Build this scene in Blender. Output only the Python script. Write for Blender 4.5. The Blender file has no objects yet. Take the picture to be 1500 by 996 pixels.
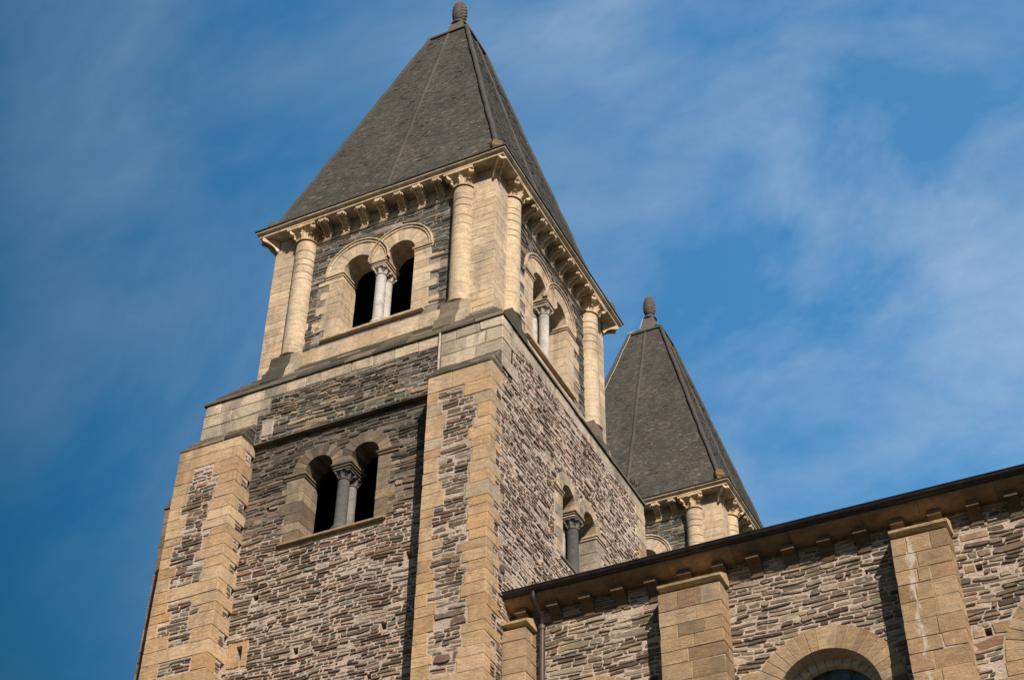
import bpy, math, random
import numpy as np
from mathutils import Vector
from mathutils.geometry import tessellate_polygon

random.seed(11)
R_ = random.Random(5)
scene = bpy.context.scene
col = scene.collection
PI = math.pi
ZO = 29.396                      # height of the bell tower's cornice above the ground
# ------------------------------------------------------------------ camera
cam_d = bpy.data.cameras.new('camera'); cam = bpy.data.objects.new('camera', cam_d); col.objects.link(cam)
YAW, PITCH, ROLL = 0.4649, 0.7060, 0.0180
from mathutils import Matrix
fwd = Vector((-math.sin(YAW)*math.cos(PITCH), math.cos(YAW)*math.cos(PITCH), math.sin(PITCH)))
rt = fwd.cross(Vector((0, 0, 1))).normalized(); up = rt.cross(fwd)
r2 = rt*math.cos(ROLL)+up*math.sin(ROLL); u2 = -rt*math.sin(ROLL)+up*math.cos(ROLL)
M = Matrix((r2, u2, -fwd)).transposed().to_4x4()
M.translation = Vector((11.6522, -22.6624, -27.7964+ZO))
cam.matrix_world = M
cam_d.sensor_width = 36; cam_d.lens = 36*2307.9/1500
cam_d.clip_end = 5000
scene.camera = cam
scene.cycles.diffuse_bounces = 2
# ------------------------------------------------------------------ light
SUN = Vector((0.92, -1.0, 1.0)).normalized()          # towards the sun
el = math.asin(SUN.z); rot = math.atan2(SUN.x, SUN.y)
w = bpy.data.worlds.new('World'); scene.world = w; w.use_nodes = True
nt = w.node_tree; nt.nodes.clear()
def nn(t, ty, **kw):
    n = t.nodes.new(ty)
    for k, v in kw.items(): setattr(n, k, v)
    return n
out = nn(nt, 'ShaderNodeOutputWorld'); bg = nn(nt, 'ShaderNodeBackground')
sky = nn(nt, 'ShaderNodeTexSky', sky_type='NISHITA', sun_disc=False, sun_elevation=el, sun_rotation=rot % (2*PI))
sky.air_density = 1.0; sky.dust_density = 0.35; sky.ozone_density = 1.6; sky.altitude = 300
bg.inputs[1].default_value = 0.055
tc = nn(nt, 'ShaderNodeTexCoord'); mp = nn(nt, 'ShaderNodeMapping')
mp.inputs['Rotation'].default_value = (0.5, 0.35, 0.9); mp.inputs['Scale'].default_value = (2.2, 5.2, 3.2)
n1 = nn(nt, 'ShaderNodeTexNoise'); n1.inputs['Scale'].default_value = 1.7; n1.inputs['Detail'].default_value = 9; n1.inputs['Roughness'].default_value = .6; n1.inputs['Distortion'].default_value = .25
n2 = nn(nt, 'ShaderNodeTexNoise'); n2.inputs['Scale'].default_value = 2.0; n2.inputs['Detail'].default_value = 3
cr = nn(nt, 'ShaderNodeValToRGB'); cr.color_ramp.elements[0].position = .38; cr.color_ramp.elements[1].position = .78
cr2 = nn(nt, 'ShaderNodeValToRGB'); cr2.color_ramp.elements[0].position = .30; cr2.color_ramp.elements[1].position = .66
mul = nn(nt, 'ShaderNodeMath', operation='MULTIPLY'); mul2 = nn(nt, 'ShaderNodeMath', operation='MULTIPLY'); mul2.inputs[1].default_value = 1.25
mix = nn(nt, 'ShaderNodeMixRGB'); mix.inputs[2].default_value = (7.6, 9.1, 11.0, 1)
L = nt.links.new
ad = nn(nt, 'ShaderNodeMath', operation='MULTIPLY')
L(tc.outputs['Generated'], mp.inputs[0]); L(mp.outputs[0], n1.inputs['Vector']); L(tc.outputs['Generated'], n2.inputs['Vector'])
L(n1.outputs[0], cr.inputs[0]); L(n2.outputs[0], cr2.inputs[0]); L(cr.outputs[0], mul.inputs[0]); L(cr2.outputs[0], mul.inputs[1])
L(mul.outputs[0], mul2.inputs[0]); ad2 = nn(nt, 'ShaderNodeMath', operation='ADD'); ad2.inputs[1].default_value = .20
L(mul2.outputs[0], ad2.inputs[0]); L(ad2.outputs[0], ad.inputs[0]); L(ad.outputs[0], mix.inputs[0]); hs = nn(nt, 'ShaderNodeHueSaturation'); hs.inputs['Hue'].default_value = .488; hs.inputs['Saturation'].default_value = 1.46; hs.inputs['Value'].default_value = 1.06
L(sky.outputs[0], hs.inputs['Color']); vl = nn(nt, 'ShaderNodeVectorMath', operation='DOT_PRODUCT'); vl.inputs[1].default_value = (.30, .60, .95)   # gain added to the sky: brighter in view, dimmer southward for less fill
L(tc.outputs['Generated'], vl.inputs[0]); vr = nn(nt, 'ShaderNodeMapRange'); vr.inputs['From Min'].default_value = .585; vr.inputs['From Max'].default_value = 1.04; vr.inputs['To Min'].default_value = .70; vr.inputs['To Max'].default_value = 2.9
L(vl.outputs['Value'], vr.inputs['Value']); L(vr.outputs[0], hs.inputs['Value']); L(hs.outputs[0], mix.inputs[1])
dt = nn(nt, 'ShaderNodeVectorMath', operation='DOT_PRODUCT'); dt.inputs[1].default_value = (.80, .25, .55)   # thin cloud thickens towards the north-east
L(tc.outputs['Generated'], dt.inputs[0]); mr = nn(nt, 'ShaderNodeMapRange'); mr.inputs['From Min'].default_value = -.09; mr.inputs['From Max'].default_value = .62; mr.inputs['To Min'].default_value = .04; mr.inputs['To Max'].default_value = .74
L(dt.outputs['Value'], mr.inputs['Value']); L(mr.outputs[0], ad.inputs[1]); L(mix.outputs[0], bg.inputs[0]); L(bg.outputs[0], out.inputs[0])
sd = bpy.data.lights.new('sun', 'SUN'); sd.energy = 5.0; sd.angle = math.radians(.5); sd.color = (1.0, .90, .785)
so = bpy.data.objects.new('sun', sd); col.objects.link(so)
so.rotation_euler = SUN.to_track_quat('Z', 'Y').to_euler(); so.location = (30, -30, 60)
vs = scene.view_settings; vs.view_transform = 'Standard'; vs.look = 'None'; vs.exposure = 0.43; vs.gamma = 1; vs.use_curve_mapping = False

# ------------------------------------------------------------------ materials
def mat_base(name, rough=.9):
    m = bpy.data.materials.new(name); m.use_nodes = True
    t = m.node_tree; b = t.nodes['Principled BSDF']; b.inputs['Roughness'].default_value = rough
    b.inputs['Specular IOR Level'].default_value = .25
    return m, t, b
def ramp(t, fac, stops):
    r = nn(t, 'ShaderNodeValToRGB'); e = r.color_ramp.elements
    while len(e) < len(stops): e.new(.5)
    for x, (p, c) in zip(e, stops): x.position = p; x.color = (*c, 1) if len(c) == 3 else c
    t.links.new(fac, r.inputs[0]); return r.outputs[0]
def noise(t, vec, scale, detail=6, rough=.6, dist=0):
    n = nn(t, 'ShaderNodeTexNoise'); n.inputs['Scale'].default_value = scale; n.inputs['Detail'].default_value = detail
    n.inputs['Roughness'].default_value = rough; n.inputs['Distortion'].default_value = dist
    t.links.new(vec, n.inputs['Vector']); return n.outputs[0]
def mapping(t, vec, sc):
    mpn = nn(t, 'ShaderNodeMapping'); mpn.inputs['Scale'].default_value = sc; t.links.new(vec, mpn.inputs[0]); return mpn.outputs[0]
def mixc(t, fac, a, b, mode='MIX'):
    mx = nn(t, 'ShaderNodeMixRGB', blend_type=mode)
    for s, v in ((0, fac), (1, a), (2, b)):
        if isinstance(v, (int, float)): mx.inputs[s].default_value = v
        elif isinstance(v, tuple): mx.inputs[s].default_value = (*v, 1)
        else: t.links.new(v, mx.inputs[s])
    return mx.outputs[0]
def bump(t, b, h, strength, dist, prev=None):
    n = nn(t, 'ShaderNodeBump'); n.inputs['Strength'].default_value = strength; n.inputs['Distance'].default_value = dist
    t.links.new(h, n.inputs['Height'])
    if prev is not None: t.links.new(prev, n.inputs['Normal'])
    t.links.new(n.outputs[0], b.inputs['Normal']); return n.outputs[0]
def objvec(t): return nn(t, 'ShaderNodeTexCoord').outputs['Object']

def stone_mat(name, stain, tool, spots=.5, streak=None, smear=None):
    """stones whose own colour is carried per block, mottled, tooled and lichened"""
    m, t, b = mat_base(name, .92); v = objvec(t)
    at = nn(t, 'ShaderNodeAttribute', attribute_name='scol').outputs['Color']
    vz = mapping(t, v, (1.0, 1.0, 3.2))
    na = noise(t, vz, 5.5, 8, .68)
    c = mixc(t, 1.0, at, ramp(t, na, [(.25, (.60, .57, .54)), (.5, (1, 1, 1)), (.76, (1.30, 1.28, 1.24))]), 'MULTIPLY')
    c = mixc(t, 1.0, c, ramp(t, noise(t, v, 2.1, 5, .65, .3), [(.3, (.88, .89, .92)), (.5, (1, 1, 1)), (.7, (1.08, 1.02, .95))]), 'MULTIPLY')
    nb = noise(t, v, 38, 4, .7)
    c = mixc(t, .8, c, ramp(t, nb, [(.3, (.66, .65, .63)), (.55, (1, 1, 1)), (.75, (1.25, 1.24, 1.2))]), 'MULTIPLY')
    if smear:                                     # mortar left smeared across the faces
        q = noise(t, mapping(t, v, (1, 1, 1.7)), 8.5, 7, .72, .5)
        lo_ = nn(t, 'ShaderNodeMath', operation='MULTIPLY_ADD'); lo_.inputs[1].default_value = .42; lo_.inputs[2].default_value = -.21     # whole patches repointed
        t.links.new(noise(t, v, .9, 4, .6), lo_.inputs[0]); sm_ = nn(t, 'ShaderNodeMath', operation='ADD'); t.links.new(q, sm_.inputs[0]); t.links.new(lo_.outputs[0], sm_.inputs[1]); q = sm_.outputs[0]
        c = mixc(t, ramp(t, q, [(smear[0], (0, 0, 0)), (smear[0]+.05, (.9,)*3)]), c, smear[1])
    # dark biofilm in drifting patches
    ns = noise(t, mapping(t, v, (1.3, 1.3, .45)), 1.5, 7, .7, .4)
    c = mixc(t, ramp(t, ns, [(.48, (0, 0, 0)), (.68, (stain,)*3)]), c, (.085, .077, .066))
    # pale lichen specks
    nl = noise(t, v, 16, 3, .6)
    c = mixc(t, ramp(t, nl, [(.69, (0, 0, 0)), (.74, (spots,)*3)]), c, (.40, .37, .31))
    if streak:                                    # lime run down the face, in object x
        sx = nn(t, 'ShaderNodeSeparateXYZ'); t.links.new(v, sx.inputs[0])
        wn = nn(t, 'ShaderNodeMath', operation='MULTIPLY_ADD'); wn.inputs[1].default_value = .16; wn.inputs[2].default_value = -.08-streak[0]
        t.links.new(noise(t, mapping(t, v, (0, 0, 1)), .9, 3, .5), wn.inputs[0])
        sm = nn(t, 'ShaderNodeMath', operation='ADD'); t.links.new(sx.outputs[0], sm.inputs[0]); t.links.new(wn.outputs[0], sm.inputs[1])
        ab_ = nn(t, 'ShaderNodeMath', operation='ABSOLUTE'); t.links.new(sm.outputs[0], ab_.inputs[0])
        q = nn(t, 'ShaderNodeMath', operation='MULTIPLY_ADD'); q.inputs[1].default_value = -1.5; t.links.new(ab_.outputs[0], q.inputs[0])
        t.links.new(noise(t, mapping(t, v, (1, 1, .5)), 7, 9, .8), q.inputs[2])
        c = mixc(t, ramp(t, q.outputs[0], [(.42, (0, 0, 0)), (.50, (.75,)*3)]), c, (.52, .46, .375))
    t.links.new(c, b.inputs['Base Color'])
    nh = noise(t, v, 26, 8, .72)
    p = bump(t, b, nh, .55, .03)
    tl = noise(t, mapping(t, v, (2.5, 2.5, 34)), 1.0, 4, .7)
    bump(t, b, tl, tool, .02, p)
    return m
M_STONE = stone_mat('coursed_stone', .5, .7)
M_RUBBLE = stone_mat('rubble_slate', .45, .9, .2, None, (.60, (.46, .35, .275)))
M_SLATEW = stone_mat('dark_slate_rubble', .4, .9, .25, None, (.66, (.36, .31, .25)))
M_NAVER = stone_mat('brown_rubble', .40, .9, .2, None, (.60, (.44, .345, .265)))
M_EASTR = stone_mat('pink_mortared_rubble', .35, .9, .2, None, (.505, (.57, .44, .35)))
M_STREAK = stone_mat('lime_streaked_stone', .30, .45, .4, (7.42+.27-.19, .085))
M_STAINED = stone_mat('stained_jamb_stone', .72, .5, .3)
M_DARK = stone_mat('weathered_stone', .55, .5, .6)
def mortar_mat(name, c1, c2, stain, zr=None):
    m, t, b = mat_base(name, .95); v = objvec(t)
    na = noise(t, v, 2.2, 8, .7)
    c = ramp(t, na, [(.3, c2), (.62, c1)])
    nb = noise(t, v, 30, 5, .7)
    c = mixc(t, 1, c, ramp(t, nb, [(.3, (.72, .70, .68)), (.6, (1.1, 1.1, 1.1))]), 'MULTIPLY')
    ns = noise(t, mapping(t, v, (1.2, 1.2, .5)), 1.3, 7, .7, .5)
    c = mixc(t, ramp(t, ns, [(.46, (0, 0, 0)), (.66, (stain,)*3)]), c, (.10, .088, .075))
    if zr:                                        # black biofilm spreading from the wet string course
        sx = nn(t, 'ShaderNodeSeparateXYZ'); t.links.new(v, sx.inputs[0])
        mrn = nn(t, 'ShaderNodeMapRange'); mrn.inputs['From Min'].default_value = zr[0]; mrn.inputs['From Max'].default_value = zr[1]; t.links.new(sx.outputs[2], mrn.inputs[0])
        am = nn(t, 'ShaderNodeMath', operation='ADD'); t.links.new(mrn.outputs[0], am.inputs[0]); t.links.new(noise(t, mapping(t, v, (1, 1, .5)), 1.6, 7, .7), am.inputs[1])
        c = mixc(t, ramp(t, am.outputs[0], [(.72, (0, 0, 0)), (1.0, (.72,)*3)]), c, (.085, .075, .063))
    t.links.new(c, b.inputs['Base Color'])
    p = bump(t, b, noise(t, mapping(t, v, (1, 1, 2.2)), 9, 9, .75), 1.0, .09)
    bump(t, b, nb, .5, .02, p)
    return m
M_MORTAR = mortar_mat('lime_mortar', (.70, .555, .45), (.54, .425, .34), .35)
M_MGREY = mortar_mat('grey_mortar', (.44, .37, .31), (.24, .20, .17), .7)
def simple(name, c, rough=.8, var=.3, sc=8, metal=0):
    m, t, b = mat_base(name, rough); v = objvec(t)
    n_ = noise(t, v, sc, 6, .65)
    lo = tuple(x*(1-var) for x in c); hi = tuple(x*(1+var) for x in c)
    t.links.new(ramp(t, n_, [(.3, lo), (.7, hi)]), b.inputs['Base Color']); b.inputs['Metallic'].default_value = metal
    bump(t, b, noise(t, v, sc*4, 5, .7), .25, .02)
    return m
M_MEAST = mortar_mat('pale_pink_mortar', (.74, .59, .48), (.58, .46, .37), .25)
M_MPANEL = mortar_mat('stained_mortar', (.69, .545, .44), (.53, .415, .33), .35, (19.0, 21.6))
M_INT = simple('unlit_interior', (.012, .011, .010), .95)  # indoor shade put into the colour so the openings stay black
M_ZINC = simple('dark_zinc', (.040, .035, .036), .42, .35, 5, .5)
M_PIPE = simple('painted_iron', (.075, .052, .050), .5, .3, 6, .2)
M_CABLE = simple('pale_cable', (.42, .38, .31), .6, .2)
M_LEAF = simple('weed_leaf', (.07, .10, .025), .7, .4, 20)
def slate_mat():
    m, t, b = mat_base('roof_slate', .85); v = objvec(t)
    at = nn(t, 'ShaderNodeAttribute', attribute_name='scol').outputs['Color']
    big = noise(t, mapping(t, v, (1, 1, .5)), 1.1, 7, .7, .3)
    c = mixc(t, 1, at, ramp(t, big, [(.3, (.70, .69, .67)), (.55, (1, 1, 1)), (.75, (1.35, 1.27, 1.15))]), 'MULTIPLY')
    c = mixc(t, 1, c, ramp(t, noise(t, v, 24, 5, .7), [(.3, (.6, .6, .6)), (.65, (1.2, 1.2, 1.15))]), 'MULTIPLY')
    c = mixc(t, ramp(t, noise(t, v, 8, 4, .6), [(.66, (0, 0, 0)), (.72, (.65,)*3)]), c, (.22, .205, .17))
    t.links.new(c, b.inputs['Base Color']); bump(t, b, noise(t, v, 30, 6, .7), .5, .02)
    return m
M_SLATE = slate_mat()
def glass_mat():
    m, t, b = mat_base('leaded_glass', .16); v = objvec(t)
    n_ = noise(t, mapping(t, v, (1, 1, 1)), 5, 3, .5)
    c = ramp(t, n_, [(.35, (.015, .02, .022)), (.65, (.07, .09, .10))])
    t.links.new(c, b.inputs['Base Color']); b.inputs['Specular IOR Level'].default_value = .7
    bump(t, b, noise(t, v, 6, 2, .5), .12, .05)
    return m
M_GLASS = glass_mat()
def ground_mat():
    m, t, b = mat_base('paved_ground', .95); v = objvec(t)
    c = ramp(t, noise(t, v, .35, 8, .65), [(.3, (.030, .030, .018)), (.7, (.075, .066, .045))])
    c = mixc(t, 1, c, ramp(t, noise(t, v, 6, 6, .7), [(.3, (.7, .7, .7)), (.7, (1.15, 1.15, 1.15))]), 'MULTIPLY')
    t.links.new(c, b.inputs['Base Color']); bump(t, b, noise(t, v, 3, 8, .7), .4, .05); return m
M_GROUND = ground_mat()

# ------------------------------------------------------------------ mesh tools
ORG = Vector((0, 0, 0))          # base of the thing now being built, in cornice coordinates
class MB:
    def __init__(s): s.v = []; s.f = []; s.m = []; s.c = []; s.sm = []
    def add(s, vs_, fs, c=(.3, .3, .3), m=0, smooth=False):
        o = len(s.v); s.v.extend(vs_)
        for f in fs: s.f.append([i+o for i in f]); s.m.append(m); s.c.append(c); s.sm.append(smooth)
    def build(s, name, mats, parent=None):
        me = bpy.data.meshes.new(name)
        a = np.array(s.v, dtype=float) - np.array(ORG)
        me.from_pydata(a.tolist(), [], s.f)
        for q in (mats if isinstance(mats, (list, tuple)) else [mats]): me.materials.append(q)
        me.polygons.foreach_set('material_index', s.m)
        me.polygons.foreach_set('use_smooth', s.sm)
        at = me.attributes.new('scol', 'FLOAT_COLOR', 'FACE')
        cc = np.ones((len(s.c), 4), dtype=np.float32); cc[:, :3] = np.array(s.c, dtype=np.float32)
        at.data.foreach_set('color', cc.ravel())
        me.validate(); me.update()
        o = bpy.data.objects.new(name, me); col.objects.link(o)
        if parent: o.parent = parent
        return o
def box(mb, x0, x1, y0, y1, z0, z1, c=(.3, .3, .3), m=0):
    v = [(x, y, z) for z in (z0, z1) for x, y in ((x0, y0), (x1, y0), (x1, y1), (x0, y1))]
    mb.add(v, [(3, 2, 1, 0), (4, 5, 6, 7), (0, 1, 5, 4), (1, 2, 6, 5), (2, 3, 7, 6), (3, 0, 4, 7)], c, m)
def cbox(mb, x0, x1, y0, y1, z0, z1, c=(.3, .3, .3), m=0, ch=.010, jit=.004):
    """stone block with worn arrises"""
    if x1-x0 < 2.5*ch or y1-y0 < 2.5*ch or z1-z0 < 2.5*ch: return box(mb, x0, x1, y0, y1, z0, z1, c, m)
    j = lambda: R_.uniform(-jit, jit)
    x0 += j(); x1 += j(); y0 += j(); y1 += j()
    v = []; idx = {}
    for sx in (0, 1):
        for sy in (0, 1):
            for sz in (0, 1):
                X, Y, Z = (x0, x1)[sx], (y0, y1)[sy], (z0, z1)[sz]
                k = ch*R_.uniform(.5, 1.6)*(R_.uniform(2, 4.5) if R_.random() < .08 else 1); k = min(k, (x1-x0)*.4, (y1-y0)*.4, (z1-z0)*.4)
                dx, dy, dz = (k, -k)[sx], (k, -k)[sy], (k, -k)[sz]
                for a, p in (('x', (X, Y+dy, Z+dz)), ('y', (X+dx, Y, Z+dz)), ('z', (X+dx, Y+dy, Z))):
                    idx[(sx, sy, sz, a)] = len(v); v.append(p)
    I = lambda *a: idx[a]
    f = [(I(0,0,0,'x'), I(0,0,1,'x'), I(0,1,1,'x'), I(0,1,0,'x')), (I(1,0,0,'x'), I(1,1,0,'x'), I(1,1,1,'x'), I(1,0,1,'x')),
         (I(0,0,0,'y'), I(1,0,0,'y'), I(1,0,1,'y'), I(0,0,1,'y')), (I(0,1,0,'y'), I(0,1,1,'y'), I(1,1,1,'y'), I(1,1,0,'y')),
         (I(0,0,0,'z'), I(0,1,0,'z'), I(1,1,0,'z'), I(1,0,0,'z')), (I(0,0,1,'z'), I(1,0,1,'z'), I(1,1,1,'z'), I(0,1,1,'z'))]
    for sx in (0, 1):
        for sy in (0, 1):
            a = (I(sx,sy,0,'x'), I(sx,sy,1,'x'), I(sx,sy,1,'y'), I(sx,sy,0,'y')); f.append(a if sx == sy else a[::-1])
            t = (I(sx,sy,0,'x'), I(sx,sy,0,'y'), I(sx,sy,0,'z')); f.append(t if sx == sy else t[::-1])
            t = (I(sx,sy,1,'x'), I(sx,sy,1,'z'), I(sx,sy,1,'y')); f.append(t if sx == sy else t[::-1])
        for sz in (0, 1):
            a = (I(sx,0,sz,'x'), I(sx,1,sz,'x'), I(sx,1,sz,'z'), I(sx,0,sz,'z')); f.append(a if sx != sz else a[::-1])
    for sy in (0, 1):
        for sz in (0, 1):
            a = (I(0,sy,sz,'y'), I(1,sy,sz,'y'), I(1,sy,sz,'z'), I(0,sy,sz,'z')); f.append(a if sy == sz else a[::-1])
    mb.add(v, f, c, m)
class Fr:
    """a wall plane: u along it, v up, d out of it"""
    def __init__(s, O, U, N): s.O = O; s.U = U; s.N = N
    def p(s, u, v, d=0): return (s.O[0]+s.U[0]*u+s.N[0]*d, s.O[1]+s.U[1]*u+s.N[1]*d, s.O[2]+v)
FL = lambda y: Fr((0, y, 0), (1, 0), (0, -1))
FR = lambda x: Fr((x, 0, 0), (0, 1), (1, 0))
FN = lambda y: Fr((0, y, 0), (-1, 0), (0, 1))
FW = lambda x: Fr((x, 0, 0), (0, -1), (-1, 0))
def fbox(mb, F, u0, u1, v0, v1, d0, d1, c, m=0, ch=.010, jit=.004):
    a = F.p(u0, v0, d0); b = F.p(u1, v1, d1)
    cbox(mb, min(a[0], b[0]), max(a[0], b[0]), min(a[1], b[1]), max(a[1], b[1]), v0, v1, c, m, ch, jit)
def pick(pal):
    c = R_.choices([p[0] for p in pal], [p[1] for p in pal])[0]
    k = R_.uniform(.89, 1.10) if c[0] > .295 or c[0] > 2.2*c[2] else R_.choice((R_.uniform(.5, .8), R_.uniform(.72, 1.15), R_.uniform(.72, 1.15), R_.uniform(1.0, 1.3))); q = .012 if c[0] > .295 or c[0] > 2.2*c[2] else .05
    wm = (1, 1, 1) if q < .02 else (1.06, .99, .90)
    return tuple(min(.9, x*k*g_*R_.uniform(1-q, 1+q)) for x, g_ in zip(c, wm))
def pick_soft(pal):
    c = R_.choices([p[0] for p in pal], [p[1] for p in pal])[0]; k = R_.uniform(.85, 1.15); return tuple(x*k for x in c)
def wob(u, v): return .018*math.sin(u*1.3+v*.7+1)+.011*math.sin(u*3.7-v*1.6)+.006*math.sin(u*9.1+v*3.1)
def rubble(mb, F, u0, u1, v0, v1, pal, excl=(), hr=(.05, .11), lr=(.13, .55), gap=(.012, .028), dep=(.004, .030), m=0, d0=0, warp=1):
    v = v0
    while v < v1-.02:
        h = min(R_.triangular(hr[0], hr[1], hr[0]*.65+hr[1]*.35)*(R_.uniform(1.3, 2.0) if R_.random() < .11 else 1), v1-v)
        if h < .022: break
        free = [(u0, u1)]
        for e in excl:
            r = e(v+.15*h, v+.85*h)
            if r is None: continue
            nf = []
            for a, b in free:
                if r[1] <= a or r[0] >= b: nf.append((a, b)); continue
                if r[0] > a: nf.append((a, r[0]))
                if r[1] < b: nf.append((r[1], b))
            free = nf
        P = pal(0, v) if callable(pal) else pal
        for a, b in free:
            u = a+R_.uniform(.0, .01)
            while u < b-.035:
                g = R_.uniform(*gap)
                l = min(lr[1]*1.3, max(lr[0]*.6, R_.lognormvariate(math.log((lr[0]*lr[1])**.5), .45)))
                if b-(u+l) < .09: l = b-u
                l0 = l-g; hh = h-R_.uniform(*gap)*.9
                if R_.random() < .2: hh *= R_.uniform(.55, .85)
                if l0 > .03 and hh > .015 and R_.random() > .02:
                    c = pick(P); k = min(hh, l0)
                    sk = R_.uniform(-.35, .35)*hh; sr = R_.uniform(-.35, .35)*hh
                    tl = R_.uniform(-.02, .02)*l0/.3
                    e = lambda q=.10: R_.uniform(-q, q)*hh
                    xa, xb = l0*R_.uniform(.22, .42), l0*R_.uniform(.58, .8)
                    xc, xd = l0*R_.uniform(.58, .8), l0*R_.uniform(.22, .42)
                    ch = [R_.uniform(.0, .20)*k for _ in range(4)]
                    pts = [(ch[0]*.6, ch[0]*.3), (xa, e()), (xb, e()), (l0-ch[1]*.6, ch[1]*.3), (l0+sr*.5, hh*R_.uniform(.35, .65)), (l0-ch[2]*.6+sr, hh-ch[2]*.4),
                           (xc, hh+e()), (xd, hh+e()), (ch[3]*.6+sk, hh-ch[3]*.4), (sk*.5, hh*R_.uniform(.35, .65))]
                    NP = 10
                    mx = l0/2; my = hh/2; d = R_.uniform(*dep); tu = R_.uniform(-.025, .025); tv = R_.uniform(-.13, .10)
                    vv = []
                    for lev in (0, 1):
                        for (x, y) in pts:
                            y += tl*(x/l0-.5)
                            if lev:
                                s_ = min(.008, hh*.11); x += s_*(1 if x < mx else -1); y += s_*(1 if y < my else -1)
                                dd = d+tu*(x-mx)+tv*(y-my)+R_.uniform(-.0025, .0025)
                            else: dd = -.03
                            uu = min(max(u+x, u0), u1); v_ = v+y
                            if warp: v_ += wob(uu, v)*warp
                            vv.append(F.p(uu, v_, dd+d0))
                    mb.add(vv, [(i, (i+1) % NP, NP+(i+1) % NP, NP+i) for i in range(NP)]+[tuple(range(NP, 2*NP))], c, m)
                u += l
        v += h
def ashlar(mb, F, u0, u1, v0, v1, pal, excl=(), ch=(.24, .34), lr=(.32, .7), d=(.0, .012), dd=-.05, m=0, gap=.005):
    v = v0
    while v < v1-.03:
        h = R_.uniform(*ch)
        if v1-(v+h) < ch[0]*.6: h = v1-v
        free = [(u0, u1)]
        for e in excl:
            r = e(v+.05*h, v+.95*h)
            if r is None: continue
            nf = []
            for a, b in free:
                if r[1] <= a or r[0] >= b: nf.append((a, b)); continue
                if r[0] > a: nf.append((a, r[0]))
                if r[1] < b: nf.append((r[1], b))
            free = nf
        for a, b in free:
            u = a
            while u < b-.03:
                l = R_.uniform(*lr)
                if b-(u+l) < lr[0]*.5: l = b-u
                fbox(mb, F, u, u+l-gap, v, v+h-gap, dd, R_.uniform(*d), pick(pal), m, .005, .002)
                u += l
        v += h
def plate(mb, F, outline, holes, th, m=0, mback=1, c=(.4, .4, .4), d=0):
    loops = [[Vector((a, b, 0)) for a, b in outline]]+[[Vector((a, b, 0)) for a, b in h] for h in holes]
    tris = tessellate_polygon(loops); flat = [q for l in loops for q in l]
    fv = [F.p(q.x, q.y, d) for q in flat]; bv = [F.p(q.x, q.y, d-th) for q in flat]
    front = []; back = []
    for t in tris:
        a, b, c_ = (flat[i] for i in t)
        s = (b.x-a.x)*(c_.y-a.y)-(b.y-a.y)*(c_.x-a.x)
        t = tuple(t) if s > 0 else tuple(t)[::-1]
        front.append(t); back.append(t[::-1])
    mb.add(fv, front, c, m); mb.add(bv, back, c, mback)
    o = 0
    for l in loops:
        n = len(l)
        vv = [F.p(q.x, q.y, d) for q in l]+[F.p(q.x, q.y, d-th) for q in l]
        mb.add(vv, [(i, (i+1) % n, n+(i+1) % n, n+i) for i in range(n)], c, m)
def rect(a, b, c, d): return [(a, c), (b, c), (b, d), (a, d)]
def ex_rect(u0, u1, v0, v1): return lambda a, b: (u0, u1) if (b > v0 and a < v1) else None
def ex_circ(uc, vc, r):
    def f(a, b):
        if b < vc: return None
        y = max(a-vc, 0)
        if y >= r: return None
        w_ = math.sqrt(r*r-y*y); return (uc-w_, uc+w_)
    return f
def lathe(mb, cx, cy, prof, n=20, c=(.5, .4, .3), m=0, smooth=True, cap=True):
    vv = []
    for r, z in prof:
        for i in range(n):
            a = 2*PI*i/n; vv.append((cx+r*math.cos(a), cy+r*math.sin(a), z))
    f = [(k*n+i, k*n+(i+1) % n, (k+1)*n+(i+1) % n, (k+1)*n+i) for k in range(len(prof)-1) for i in range(n)]
    mb.add(vv, f, c, m, smooth)
    if cap:
        k = (len(prof)-1)*n
        mb.add([vv[k+i] for i in range(n)], [tuple(range(n))], c, m); mb.add([vv[i] for i in range(n)], [tuple(range(n))[::-1]], c, m)
def tube(mb, pts, r, n=8, c=(.3, .3, .3), m=0, r1=None):
    pts = [Vector(p) for p in pts]; vv = []
    K = len(pts)
    for k, p in enumerate(pts):
        t = (pts[min(k+1, K-1)]-pts[max(k-1, 0)]).normalized()
        a = t.orthogonal().normalized() if k == 0 else (pa-t*pa.dot(t)).normalized()
        pa = a; b = t.cross(a); rr = r if r1 is None else r+(r1-r)*k/(K-1)
        for i in range(n):
            q = 2*PI*i/n; vv.append(tuple(p+a*math.cos(q)*rr+b*math.sin(q)*rr))
    mb.add(vv, [(k*n+i, k*n+(i+1) % n, (k+1)*n+(i+1) % n, (k+1)*n+i) for k in range(K-1) for i in range(n)], c, m, True)
    mb.add(vv[:n], [tuple(range(n))[::-1]], c, m); mb.add(vv[-n:], [tuple(range(n))], c, m)
def extr(mb, F, prof, u0, u1, c, m=0):
    """profile of (d, v) points, counter-clockwise seen from +u, extruded along u"""
    n = len(prof)
    vv = [F.p(u0, v, d) for d, v in prof]+[F.p(u1, v, d) for d, v in prof]
    mb.add(vv, [(i, n+i, n+(i+1) % n, (i+1) % n) for i in range(n)]+[tuple(range(n)), tuple(range(2*n-1, n-1, -1))], c, m)
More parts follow.
